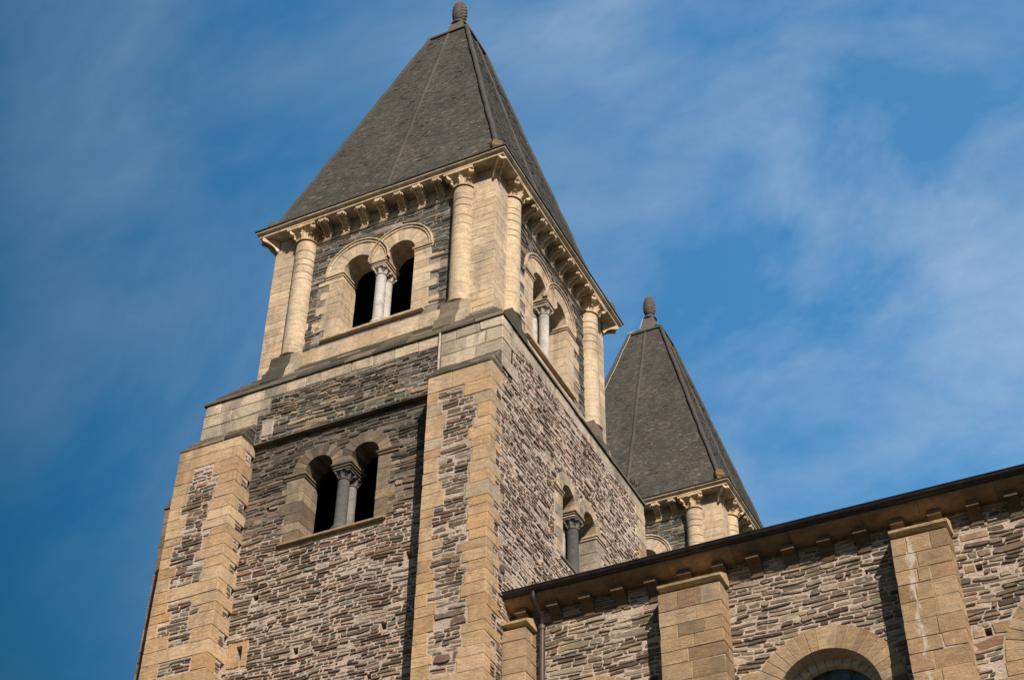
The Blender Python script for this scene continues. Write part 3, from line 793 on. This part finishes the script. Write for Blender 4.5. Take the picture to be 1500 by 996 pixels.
plate(sh, F_w, rect(-YB+.5, -YF-.002, ZB, Z1), [], .5, 0, 2)
# rubble of the upper band and of the panel
bigs = [ex_rect(-7.4, -5.55, -6.36, Z1), ex_rect(-1.30, .2, -6.68, Z1), ex_rect(-7.4, .2, -5.95, Z1)]
rubble(sh, F_up, -5.86, -1.28, ZSTR+.05, -5.96, P_UPPER, bigs[:2]+[ex_rect(-5.72, -5.42, -7.05, -6.62)], (.045, .12), (.12, .42), (.010, .024), (.0, .034), 7)
fbox(sh, F_up, -5.72, -5.42, -7.05, -6.63, -.1, .02, (.46, .38, .29), 4)
def panel_pal(u, v):
    t = (v+10.6)/3.0+R_.uniform(-.25, .25)
    return P_PANELD if t > .62 else P_LOW
exL = [ex_circ(WLx-WH-WR_, WLs, WRO+.01), ex_circ(WLx+WH+WR_, WLs, WRO+.01), ex_rect(WLx-WH-2*WR_-.40, WLx+WH+2*WR_+.30, WLb-.15, WLs)]
exP = [ex_rect(a-w_/2-.01, a+w_/2+.01, b, b+h) for a, b, w_, h in put_pan]
exP.append(ex_rect(-5.90, -5.35, -12.66, -12.06))
rubble(sh, F_pan, PX0, PX1, -10.0, ZSTR-.02, panel_pal, exL+exP, (.05, .12), (.14, .5), (.008, .02), (.0, .032), 7)
rubble(sh, F_pan, PX0, PX1, ZDET, -10.0, P_LOW, exL+exP, (.048, .112), (.12, .52), (.016, .042), (.0, .034), 3)
rubble(sh, F_pan, PX0, PX1, ZB+.4, ZDET, P_LOW, (), (.12, .2), (.3, .8), (.02, .04), (.0, .03), 3)
for (a, b, c_, d_) in ((-5.84, -5.642, -12.66, -12.06), (-5.498, -5.36, -12.66, -12.06), (-5.637, -5.503, -12.193, -12.06), (-5.637, -5.503, -12.66, -12.487)):
    fbox(sh, F_pan, a, b, c_, d_, -.1, .02, (.44, .28, .15), 4)
# east face
exR = [ex_circ(WRy-WH-WR_, WRs, WRO+.01), ex_circ(WRy+WH+WR_, WRs, WRO+.01), ex_rect(WRy-WH-2*WR_-.40, WRy+WH+2*WR_+.40, WRb-.10, WRs)]
exE = [ex_rect(a-w_/2-.01, a+w_/2+.01, b, b+h) for a, b, w_, h in put_e]
exq = [ex_rect(-1, .26, -6.68, Z1), ex_rect(-1, .10, -6.30, Z1)]
# far quoins and the top band
v = -13.0; k = 0
while v < Z1-.35:
    h = R_.uniform(.24, .33)
    if Z1-.34-(v+h) < .1: h = Z1-.34-v
    wd = (.26, .52)[k % 2]*R_.uniform(.9, 1.1)
    if v > -7.2: wd += .12
    cbox(sh, XR-.30, XR+.014, YB-wd, YB+.014, v, v+h-.007, pick(GOLD if v < -7 else CREAM), 4, .009)
    exq.append(ex_rect(YB-wd-.008, YB+.1, v, v+h)); v += h; k += 1
ashlar(sh, F_e, YF+.45, YB+.0, Z1-.335, Z1-.02, PALE, (), (.30, .34), (.5, .95), (.0, .014), -.08, 9)
# near corner of the middle stage: large pale blocks wrapped round the angle
zc = [Z1-.02, -5.92, -6.28, -6.66, -7.02]
for k in range(4):
    z1_, z0_ = zc[k], zc[k+1]
    bx = (.55, .38, .62, .5)[k]; by = (.44, .62, .42, .75)[k]
    cbox(sh, XR-bx, XR+.016, YF-.016, YF+by, z0_, z1_-.008, pick(PALE), 9, .010)
    exq.append(ex_rect(-1, YF+by+.01, z0_, z1_))
    if k < 3:
        u = XR-bx-.008
        while u > -1.28:
            l = min(R_.uniform(.45, .7), u+1.30)
            if u-l+1.28 < .2: l = u+1.28
            fbox(sh, F_up, u-l+.008, u, z0_, z1_-.008, -.1, R_.uniform(.004, .016), pick(PALE), 9); u -= l
u = -1.29                                         # pale top course along the south side
while u > XL+.95:
    l = R_.uniform(.5, .62)
    fbox(sh, F_up, u-l+.008, u, -5.945, Z1-.02, -.1, R_.uniform(.004, .014), pick(PALE), 9); u -= l
cbox(sh, XL-.014, u, YF-.014, YF+.6, -5.945, Z1-.02, pick(PALE), 9)
cbox(sh, XL-.014, XL+.75, YF-.014, YF+.4, -6.28, -5.953, pick(PALE), 9); fbox(sh, F_up, XL+.758, -5.60, -6.28, -5.953, -.1, .01, pick(PALE), 9)
cbox(sh, XL-.014, XL+.5, YF-.014, YF+.6, -6.64, -6.288, pick(PALE), 9); fbox(sh, F_up, XL+.508, -5.88, -6.64, -6.288, -.1, .008, pick(PALE), 9)
rubble(sh, F_e, YF+.02, YB, -12.9, Z1-.345, P_R, exR+exE+exq, (.045, .105), (.12, .48), (.018, .044), (.0, .034), 6)
rubble(sh, F_e, YF+.02, .47, ZB+.4, -12.9, P_R, (), (.07, .13), (.16, .5), (.016, .036), (.0, .03), 3)
rubble(sh, F_w, -YB, -YF, ZDET, Z1-.05, P_LOW, (), (.08, .15), (.2, .6), (.014, .034), (.0, .03), 3)
rubble(sh, F_n, -XR, -XL, ZDET, Z1-.05, P_LOW, (), (.1, .18), (.3, .7), (.014, .034), (.0, .03), 3)
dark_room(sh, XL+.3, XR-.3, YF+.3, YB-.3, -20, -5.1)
o_sh = sh.build('shaft_wall', [M_MORTAR, M_MGREY, M_INT, M_RUBBLE, M_STONE, M_MPANEL, M_EASTR, M_SLATEW, M_MEAST, M_STAINED], tower)
sw1 = twin_window('shaft_window', F_pan, WLx, WLs, WLb, WR_, WH, WRO, STH, tower, M_STAINED, GREYC, (.36, .48), ((.105, .10, .096), (.20, .19, .18)), ((.09, .086, .08), (.14, .13, .12)), False, (.44, .30), .09, .075, [((.26, .205, .13), 1)], palj=JAMBC)
sw2 = twin_window('shaft_window', F_e, WRy, WRs, WRb, WR_, WH, WRO, STH, tower, M_STAINED, [((.46, .34, .21), 3), ((.33, .28, .215), 3), ((.5, .39, .26), 2)], (.26, .42), ((.08, .078, .075), (.4, .38, .35)), ((.15, .14, .125), (.3, .28, .25)), False, (.12, .12), .04, .06, [((.20, .18, .14), 1)])

# ---- sloping ledge between the stages, laid in weathered slabs
def ledge_ring(mb, outer, inner, z0, z1, pal, drip=.05, th=.055):
    """outer/inner = (xl, xr, yf, yb)"""
    ox0, ox1, oy0, oy1 = outer; ix0, ix1, iy0, iy1 = inner
    oc = [(ox0, oy0), (ox1, oy0), (ox1, oy1), (ox0, oy1)]; ic = [(ix0, iy0), (ix1, iy0), (ix1, iy1), (ix0, iy1)]
    for i in range(4):
        A, B, C, D = Vector(oc[i]), Vector(oc[(i+1) % 4]), Vector(ic[(i+1) % 4]), Vector(ic[i])
        n = max(5, int((B-A).length/.75)); cut = [0]+sorted((k+R_.uniform(-.25, .25))/n for k in range(1, n))+[1]
        steps = 5
        for k in range(n):
            for s in range(steps):
                f0, f1 = s/steps, (s+1)/steps
                lo0 = A.lerp(D, f0).lerp(B.lerp(C, f0), cut[k]+.001); lo1 = A.lerp(D, f0).lerp(B.lerp(C, f0), cut[k+1]-.001)
                hi0 = A.lerp(D, f1).lerp(B.lerp(C, f1), cut[k]+.001); hi1 = A.lerp(D, f1).lerp(B.lerp(C, f1), cut[k+1]-.001)
                za = z0+(z1-z0)*f0; zb = z0+(z1-z0)*f1; j = R_.uniform(-.012, .012)
                up_ = th+j if s else th*.6
                v = [(*lo0, za-.03), (*lo1, za-.03), (*lo1, za+up_), (*lo0, za+up_), (*hi1, zb+.004), (*hi0, zb+.004), (*hi1, zb-.06), (*hi0, zb-.06)]
                mb.add(v, [(0, 1, 2, 3), (3, 2, 4, 5), (1, 0, 7, 6), (0, 3, 5, 7), (1, 6, 4, 2)], pick(pal))
m = MB()
ledge_ring(m, (XL-.05, XR+.05, YF-.05, YB+.05), (-SX+BW, -BW, BW, SY-BW), Z1, -4.54, DARK)
m.build('weathering_ledge', [M_DARK], tower)
# string over the panel
m = MB()
u = PX0-.02
while u < PX1:
    l = min(R_.uniform(.6, 1.0), PX1+.02-u)
    extr(m, F_up, [(-.16, ZSTR-.03), (.0, ZSTR-.03), (.028, ZSTR-.005), (.028, ZSTR+.02), (.0, ZSTR+.035), (-.16, ZSTR+.035)], u, u+l-.004, pick(DARK)); u += l
m.build('string_course', [M_DARK], tower)

# ---- buttresses ---------------------------------------------------------------
def buttress(x0, x1, yf, yb, ztop, zback, pal, palr, quoin=(.2, .44), sideR=True, sideL=True, cour=(.19, .37), name='buttress', rub=True, left_wrap=.35, right_wrap=(.26, .58), zdet=ZDET, xr_flush=False):
    m = MB()
    box(m, x0, x1, yf, yb, ZB, ztop, (.4, .35, .3), 0)
    F = FL(yf); v = zdet; exq = []; exr = []; k = 0
    while v < ztop-.02:
        h = R_.uniform(*cour)
        top = ztop-(v+h) < .32
        if ztop-(v+h) < .12: h = ztop-v
        W_ = x1-x0
        w1 = R_.uniform(*quoin)*W_; w2 = R_.uniform(quoin[0]+.06, quoin[1]+.10)*W_
        lim_ = R_.uniform(.48, .72)
        if w1+w2 > lim_*W_: q_ = lim_*W_/(w1+w2); w1 *= q_; w2 *= q_
        if R_.random() < .07: w2 = W_-w1-.006
        if v+h >= ztop-.30 or v+h > ztop-.01:     # unbroken course under the cap
            w1 = (x1-x0)*R_.uniform(.35, .6); w2 = x1-x0-w1-.008
        d = .016
        wl = min(yb-yf, left_wrap*R_.uniform(.8, 1.2)); wr = right_wrap[k % 2]*R_.uniform(.9, 1.1)
        pal_ = TAN if R_.random() < (v-ztop+4.2)/4.2 else pal
        cbox(m, x0-d, x0+w1, yf-d, yf+wl, v, v+h-.004, pick(pal_), 2, .005, .003)
        cbox(m, x1-w2, x1+d, yf-d, yf+wr, v, v+h-.004, pick(pal_), 2, .005, .003)
        exq += [ex_rect(x0-.1, x0+w1+.01, v, v+h), ex_rect(x1-w2-.01, x1+.1, v, v+h)]
        exr.append((v, v+h, wl, wr)); v += h; k += 1
    if rub:
        rubble(m, F, x0, x1, zdet, ztop, palr, exq, (.055, .12), (.16, .5), (.014, .03), (.0, .028), 1, 0, .3)
    if sideL:
        rubble(m, FW(x0), -yb, -yf, zdet, ztop, palr, [ex_rect(-yf-wl_-.01, -yf+.1, a, b) for a, b, wl_, _ in exr], (.055, .11), (.12, .35), (.014, .03), (.0, .026), 1, 0, .3)
    if sideR:
        rubble(m, FR(x1), yf, yb, zdet, ztop, palr, [ex_rect(yf-.1, yf+wr_+.01, a, b) for a, b, _, wr_ in exr], (.055, .11), (.12, .35), (.014, .03), (.0, .026), 1, 0, .3)
    rubble(m, F, x0, x1, ZB+.4, zdet, palr, (), (.14, .24), (.3, .7), (.02, .04), (.0, .03), 1)
    return m
m = buttress(PX1, XR, YBUT, YF, ZBUT, ZBK, GOLD, P_BUT, (.16, .37))
b_near = m.build('buttress', [M_MORTAR, M_RUBBLE, M_STONE], tower)
m = buttress(-7.47, PX0, YBUT, YF, ZBUT, ZBK, GOLD, P_BUT, (.16, .37), True, True)
b_left = m.build('buttress', [M_MORTAR, M_RUBBLE, M_STONE], tower)
def slope_cap(x0, x1, yf, yb, z0, z1, parent, left=.0, right=.0, steps=8, pal=DARK, ov=.03):
    """stepped slabs rising from the front eave to the wall; left/right = how far the side also slopes in"""
    m = MB(); th = (z1-z0)/steps
    for s in range(steps):
        y0 = yf-ov+(yb-yf+ov)*s/steps; zz = z0+(z1-z0)*s/steps
        xa = x0-(ov if left else 0)+left*s/steps; xb = x1+right*(0 if not right else -s/steps)
        u = xa
        while u < xb-.02:
            l = R_.uniform(.3, .6)
            if xb-(u+l) < .2: l = xb-u
            cbox(m, u, u+l-.004, y0, yb+.04, zz, zz+th*1.08, pick(pal), 0, .012, .008); u += l
    return m.build('buttress_cap', [M_DARK], parent)
slope_cap(PX1-.03, XR+.012, YBUT, YF, ZBUT, ZBK, b_near)
slope_cap(-7.47, PX0+.02, YBUT, YF, ZBUT, ZBK, b_left, .16)
# dark weathered cheek on the inner side of the left buttress top
# west buttress, seen edge-on past the corner
m = MB()
box(m, -9.12, XL+.02, 1.0, 2.6, ZB, -7.2, (.4, .35, .3), 0)
ashlar(m, FL(1.0), -9.12, XL, ZDET, -7.2, GREYC, (), (.24, .34), (.4, .7), (.0, .014), -.03, 2)
ashlar(m, FW(-9.12), -2.6, -1.0, ZDET, -7.2, GREYC, (), (.24, .34), (.4, .7), (.0, .014), -.03, 2)
b_w = m.build('buttress', [M_MORTAR, M_RUBBLE, M_STONE], tower)
m = MB()
for s in range(6):
    cbox(m, -9.16+s*.085, XL+.02, .96+.02*s, 2.64, -7.2+s*.11, -7.2+s*.11+.115, pick(DARK), 0, .012)
cbox(m, -8.92, XL+.02, 1.05, 2.5, -6.54, -6.16, pick(PALE), 1, .01); cbox(m, -9.0, XL+.02, .98, 2.6, -6.155, -6.04, pick(DARK), 0, .012)
cbox(m, -8.95, XL+.02, 1.02, 2.5, -6.23, -6.158, pick(PALE), 1, .01)
m.build('buttress_cap', [M_DARK, M_STONE], b_w)

tag(tower, 'tall near bell tower with golden quoins, showing two storeys of twin arched windows', 'bell tower', 'twin bell towers of the abbey')
# lead pipe scar on the middle stage
m = MB(); tube(m, [(-1.31, YF-.03, -5.64), (-1.31, YF-.03, -6.75)], .028, 8, (.45, .40, .33)); m.build('drain_pipe', [M_STONE], tower)

# ================================================================== second tower: a copy of the thing and of the parts seen
def copy_tree(o, parent, skip=()):
    c = o.copy(); col.objects.link(c); c.parent = parent
    for ch in list(o.children):
        if ch.name.split('.')[0] not in skip: copy_tree(ch, c, skip)
    return c
t2 = tower.copy(); col.objects.link(t2); t2.location = (CX+.081, CY+15.153, .143)
for ch in list(tower.children):
    if ch.name.split('.')[0] in ('shaft_window', 'buttress', 'string_course', 'drain_pipe'): continue
    copy_tree(ch, t2)
t2['label'] = 'farther bell tower half hidden behind the near one, slate pyramid above the dark gutter'
ORG = BASE
m = MB(); pts = rpath(0, -.90, .5, ZC-.05, .045, 20, .012)
pts.append(Vector((CX-.66, CY-.69, ZC+.05))); pts.append(Vector((CX-.31, CY-.32, ZC+.42))); pts.append(Vector((CX-.21, CY-.21, ZC+1.0))); tube(m, pts, .011, 6)
m.build('lightning_cable', [M_CABLE], t2)

# ================================================================== abbey nave
YW, YBF = .45, .0
NX0, NX1 = XR+.004, 24.0
ORG = Vector((NX0, YW, -ZO))
nave = empty('abbey_nave', ORG)
tag(nave, 'long abbey side wall of brown rubble with buttresses and a gutter, at lower right', 'church')
WXC = [1.75, 5.95, 10.15, 14.35, 18.55]
WVS, WRI, WROUT = -15.54, .90, 1.33
nv = MB(); F = FL(YW)
holes = []
ex = []
for xc in WXC:
    holes.append([(xc-WRI, -19.5), (xc+WRI, -19.5), (xc+WRI, WVS)]+arc(xc, WVS, WRI, 0, PI, 24)[1:])
    ex += [ex_circ(xc, WVS, WROUT+.01), ex_rect(xc-WROUT-.2, xc+WROUT+.2, -19.9, WVS)]
puts = [(8.70, -13.83, .11, .13), (8.64, -15.02, .11, .14), (6.86, -13.42, .05, .10), (2.5, -15.9, .1, .12)]
holes += [rect(a-w_/2, a+w_/2, b, b+h) for a, b, w_, h in puts]
plate(nv, F, rect(NX0, NX1, ZB, -12.4), holes, .5, 0, 2)
for a, b, w_, h in puts: ex.append(ex_rect(a-w_/2-.01, a+w_/2+.01, b-.0, b+h))
def ab(u0, u1, v0, v1, pal=NAVEA):
    fbox(nv, F, u0, u1, v0, v1, -.08, .014, pick(pal), 3, .010); ex.append(ex_rect(u0-.01, u1+.01, v0, v1+.008))
ab(8.47, 8.635, -13.83, -13.69); ab(8.40, 8.575, -15.02, -14.86); ab(8.71, 9.0, -15.03, -14.82); ab(8.50, 8.95, -13.22, -13.10)
# squared blocks in the spandrels, and rising beside each arch
for xc in WXC[:2]:
    for sg in (-1,):
        v = -14.80; kk = 0
        while v > -19.4:
            h = R_.uniform(.20, .28); y = max(v-WVS, 0)
            ri = math.sqrt(max(0, (WROUT+.02)**2-y*y))
            far = ri+R_.uniform(.25, .5)+max(0, (-14.9-v))*.3
            far = min(far, 1.62)
            if far-ri > .12:
                a, b = sorted((xc+sg*ri, xc+sg*far))
                if b-a > .7:
                    mid = (a+b)/2; ab(a, mid-.005, v-h+.008, v); ab(mid+.005, b, v-h+.008, v)
                else: ab(a, b, v-h+.008, v)
            v -= h; kk += 1
rubble(nv, F, NX0, 12.5, -19.5, -12.62, P_NAVE, ex, (.045, .13), (.14, .55), (.012, .034), (.0, .032), 1, 0, .9)
rubble(nv, F, 12.5, NX1, -19.5, -12.62, P_NAVE, ex, (.12, .2), (.3, .8), (.018, .040), (.0, .038), 1)
rubble(nv, F, NX0, NX1, ZB+.4, -19.5, P_NAVE, (), (.18, .3), (.4, 1.0), (.02, .05), (.0, .038), 1)
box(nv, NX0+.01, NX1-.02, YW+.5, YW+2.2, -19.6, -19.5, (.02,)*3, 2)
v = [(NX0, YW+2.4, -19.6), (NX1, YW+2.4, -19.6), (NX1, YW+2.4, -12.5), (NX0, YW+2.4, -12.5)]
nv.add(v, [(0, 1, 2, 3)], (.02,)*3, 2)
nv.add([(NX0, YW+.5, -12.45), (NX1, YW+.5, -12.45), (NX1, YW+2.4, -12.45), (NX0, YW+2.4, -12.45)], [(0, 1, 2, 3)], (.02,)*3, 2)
# gable end, out of frame to the right
nv.add([(NX1, YW, ZB), (NX1, 15.0, ZB), (NX1, 15.0, -11.0), (NX1, YW, -12.4)], [(0, 1, 2, 3)], (.3,)*3, 0)
nv.build('nave_wall', [M_MORTAR, M_NAVER, M_INT, M_STONE], nave)
for xc in WXC:
    m = MB()
    voussoirs(m, F, xc, WVS, WRI, WROUT, -.35, .016, 21, NAVEA, gap=.016)
    o_ = len(m.v); pts_ = arc(xc, WVS, WRI+.012, 0, PI, 40)+arc(xc, WVS, WROUT-.012, PI, 0, 40)       # pointing between the voussoirs
    m.add([F.p(a, b, .009) for a, b in pts_], [(k, k+1, 80-k, 81-k) for k in range(40)], (.5, .4, .3), 1)
    v = WVS; k = 0
    while v > -19.4:                              # jambs
        h = R_.uniform(.24, .34)
        for sg in (-1, 1):
            u0, u1 = sorted((xc+sg*WRI, xc+sg*(WRI+(.46, .62)[k % 2])))
            fbox(m, F, u0, u1, v-h+.008, v, -.35, .012, pick(NAVEA), 0)
        v -= h; k += 1
    wn = m.build('nave_window', [M_STONE, M_MORTAR], nave)
    m = MB(); voussoirs(m, F, xc, WVS, .755, .93, -.52, -.32, 17, INNER, gap=.010)
    v = WVS
    while v > -19.4:
        for sg in (-1, 1):
            u0, u1 = sorted((xc+sg*.755, xc+sg*.93)); fbox(m, F, u0, u1, v-.3+.008, v, -.52, -.32, pick(INNER), 0)
        v -= .3
    m.build('inner_arch', [M_STONE], wn)
    m = MB(); pl = [(xc-.765, -19.45), (xc+.765, -19.45), (xc+.765, WVS)]+arc(xc, WVS, .765, 0, PI, 24)[1:]
    plate(m, F, pl, [], .012, 0, 0, d=-.46)
    for k in range(1, 12): tube(m, [F.p(xc-.74, -19.45+k*.38, -.452), F.p(xc+.74, -19.45+k*.38, -.452)], .012, 5, (.03,)*3, 1)
    for uu in (-.3, .3): tube(m, [F.p(xc+uu, -19.4, -.451), F.p(xc+uu, WVS+.6, -.451)], .010, 5, (.03,)*3, 1)
    m.build('pane', [M_GLASS, M_ZINC], wn)
# buttresses
for (x0, x1) in ((NX0+.003, .67), (3.25, 4.40), (7.42, 8.37), (11.6, 12.55), (15.8, 16.75), (20.0, 20.95)):
    m = MB(); zt = -13.16
    box(m, x0+.01, x1-.01, YBF+.012, YW-.003, ZB, zt, (.4, .35, .3), 0)
    v = -19.5
    Fb = FL(YBF); k = 0
    while v < zt-.02:
        h = R_.uniform(.24, .36)
        if zt-(v+h) < .14: h = zt-v
        n = 1 if x1-x0 < .6 else R_.choice((2, 2, 3)); cuts = [x0]+[x0+(x1-x0)*(q+R_.uniform(-.22, .22))/n for q in range(1, n)]+[x1]
        for q in range(n):
            bb = cuts[q+1]-(.008 if q < n-1 else 0)
            cbox(m, cuts[q], bb, YBF+R_.uniform(-.004, .004), YBF+(.46 if q in (0, n-1) and k % 2 else .24), v, v+h-.005, pick(NAVEA), 1, .006)
        for xx, F2 in ((x1, 1), (x0, 0)):
            if k % 2 == 0: cbox(m, xx-.2*F2, xx+.2*(1-F2), YBF+.25, YW-.004, v, v+h-.008, pick(NAVEA), 1, .010)
        v += h; k += 1
    box(m, x0+.02, x1-.02, YBF+.02, YW-.003, ZB+.3, -19.5, (.36, .25, .14), 1)
    # sloping cap stone with a rebated underside
    b_ = m.build('buttress', [M_MORTAR, M_STREAK if x0 == 7.42 else M_STONE], nave)
    m = MB()
    pr = [(-.44, zt+.10), (-.02, zt+.10), (.03, zt+.112), (.045, zt+.155), (-.44, zt+.38)]
    extr(m, Fb, pr, x0-.0, x1+.035, pick([((.50, .36, .20), 1)]))
    extr(m, Fb, [(-.44, zt-.0), (-.11, zt-.0), (-.13, zt+.099), (-.44, zt+.099)], x0+.05, x1-.05, (.12, .1, .08))
    m.build('buttress_cap', [M_STONE], b_)
# cornice slabs
m = MB(); F0 = FL(YW); u = NX0
ucuts = []
while u < NX1:
    l = R_.uniform(.95, 1.35)
    if NX1-(u+l) < .4: l = NX1-u
    extr(m, F0, [(-.1, -12.635), (.12, -12.635), (.20, -12.62), (.32, -12.57), (.40, -12.53), (.42, -12.50), (.42, -12.40), (-.1, -12.40)], u, u+l-.007, pick([((.25, .17, .098), 3), ((.20, .14, .085), 2)])); u += l
ncorn = m.build('cornice', [M_STAINED], nave)
k = 0
x = .46
while x < NX1-.3:
    modillion(F0, x, 0, -12.637, ncorn, .25, .26, R_.uniform(.31, .36), [((.14, .095, .052), 1), ((.105, .074, .045), 1)], False, 1, 'modillion'); x += .6435
# roof above, falling to the gutter
m = MB()
ny_ = 40; nx_ = 1
m.add([(NX0+.01, -.02, -12.385), (NX1+.1, -.02, -12.385), (NX1+.1, 7.4, -11.2), (NX0+.01, 7.4, -11.2), (NX1+.1, 15.0, -12.2), (XR+.6, 15.0, -12.2)], [(0, 1, 2, 3), (3, 2, 4, 5)], (.07, .066, .058))
m.add([(NX0+.01, -.02, -12.385), (NX1+.1, -.02, -12.385), (NX1+.1, .4, -12.398), (NX0+.01, .4, -12.398)], [(3, 2, 1, 0)], (.07, .066, .058))
for r in range(44):
    y = -.05+r*.17; z = -12.385+(y+.02)*1.185/7.42
    u = NX0+.01
    while u < NX1:
        l = R_.uniform(.2, .4); l = min(l, NX1+.1-u)
        lf = R_.uniform(.02, .04)
        m.add([(u, y, z+lf), (u+l-.005, y, z+lf), (u+l-.005, y+.24, z+.046), (u, y+.24, z+.046), (u, y, z), (u+l-.005, y, z)], [(0, 1, 2, 3), (4, 5, 1, 0)], pick(PSL)); u += l
m.build('roof', [M_SLATE], nave)
# gutter: half-round with collars at its joints
m = MB(); gy, gz, gr = .002, -12.385, .09
n = 12
vv = []
for x in (NX0+.0, NX1):
    for k in range(n+1):
        a = PI+PI*k/n; vv.append((x, gy+gr*math.cos(a), gz+gr*math.sin(a)))
    for k in range(n+1):
        a = 2*PI-PI*k/n; vv.append((x, gy+(gr-.006)*math.cos(a), gz+(gr-.006)*math.sin(a)))
q = 2*(n+1)
m.add(vv, [(k, (k+1) % q, q+(k+1) % q, q+k)[::-1] for k in range(q)]+[tuple(range(q)), tuple(range(2*q-1, q-1, -1))], (.05,)*3, 0, False)
tube(m, [(NX0, gy-gr, gz+.004), (NX1, gy-gr, gz+.004)], .013, 8)
x = NX0+.95
while x < NX1:
    pts = [(gy+(gr+.006)*math.cos(PI+PI*k/n), gz+(gr+.006)*math.sin(PI+PI*k/n)) for k in range(n+1)]
    m.add([(x, a, b) for a, b in pts]+[(x+.035, a, b) for a, b in pts], [(k, k+1, n+2+k, n+1+k)[::-1] for k in range(n)], (.05,)*3, 0, True)
    x += R_.uniform(.88, .96)
m.build('gutter', [M_ZINC], nave)
# downpipe with its swan neck
m = MB(); px = .83
tube(m, [(px-.02, gy, gz-gr+.02), (px-.02, gy, gz-gr-.10), (px-.02, gy+.04, gz-gr-.18), (px-.0, YW-.16, gz-gr-.36), (px, YW-.10, gz-gr-.46), (px, YW-.09, gz-gr-.62)], .050, 12)
tube(m, [(px, YW-.09, -13.02), (px, YW-.09, ZB+.6)], .058, 14, (.3,)*3, 1)
tube(m, [(px, YW-.09, -13.08), (px, YW-.09, -13.0)], .070, 14, (.3,)*3, 1)
for z in (-14.6, -16.8, -19, -21.5, -24):
    tube(m, [(px, YW-.09, z), (px, YW-.09, z+.05)], .069, 14, (.3,)*3, 1); tube(m, [(px, YW-.09, z+.025), (px, YW+.02, z+.025)], .015, 6, (.3,)*3, 1)
m.build('downpipe', [M_ZINC, M_PIPE], nave)

# ================================================================== weeds rooted in the masonry
def weed(loc, label, s, n):
    global ORG
    ORG = Vector(loc); m = MB()
    for k in range(n):
        a = R_.uniform(0, 2*PI); t = R_.uniform(.1, 1.1); L_ = s*R_.uniform(.5, 1)
        d = Vector((math.cos(a)*math.sin(t), math.sin(a)*math.sin(t), math.cos(t)))
        tip = ORG+d*L_; tube(m, [ORG, ORG.lerp(tip, .6)+Vector((0, 0, .02)), tip], .004, 5, (.1,)*3, 0, .002)
        for q in range(4):
            c = ORG.lerp(tip, R_.uniform(.4, 1)); x = Vector((R_.uniform(-1, 1), R_.uniform(-1, 1), R_.uniform(-.3, 1))).normalized()*s*.22; y = x.cross(Vector((R_.random(), R_.random(), R_.random()))).normalized()*s*.07
            m.add([tuple(c), tuple(c+x*.5+y), tuple(c+x), tuple(c+x*.5-y)], [(0, 1, 2, 3)])
    o = m.build('weed', [M_LEAF]); o.location = (loc[0], loc[1], loc[2]+ZO)
    tag(o, label, 'plant', 'weeds on the tower')
weed((XR+.06, WRy+WH+.35, WRb-.02), 'small green weed on the lower east window sill just above the gutter', .22, 16)
weed((XR+.03, 6.9, Z1+.05), 'tuft of yellowish weed on the tower ledge in front of the far slate roof', .26, 14)
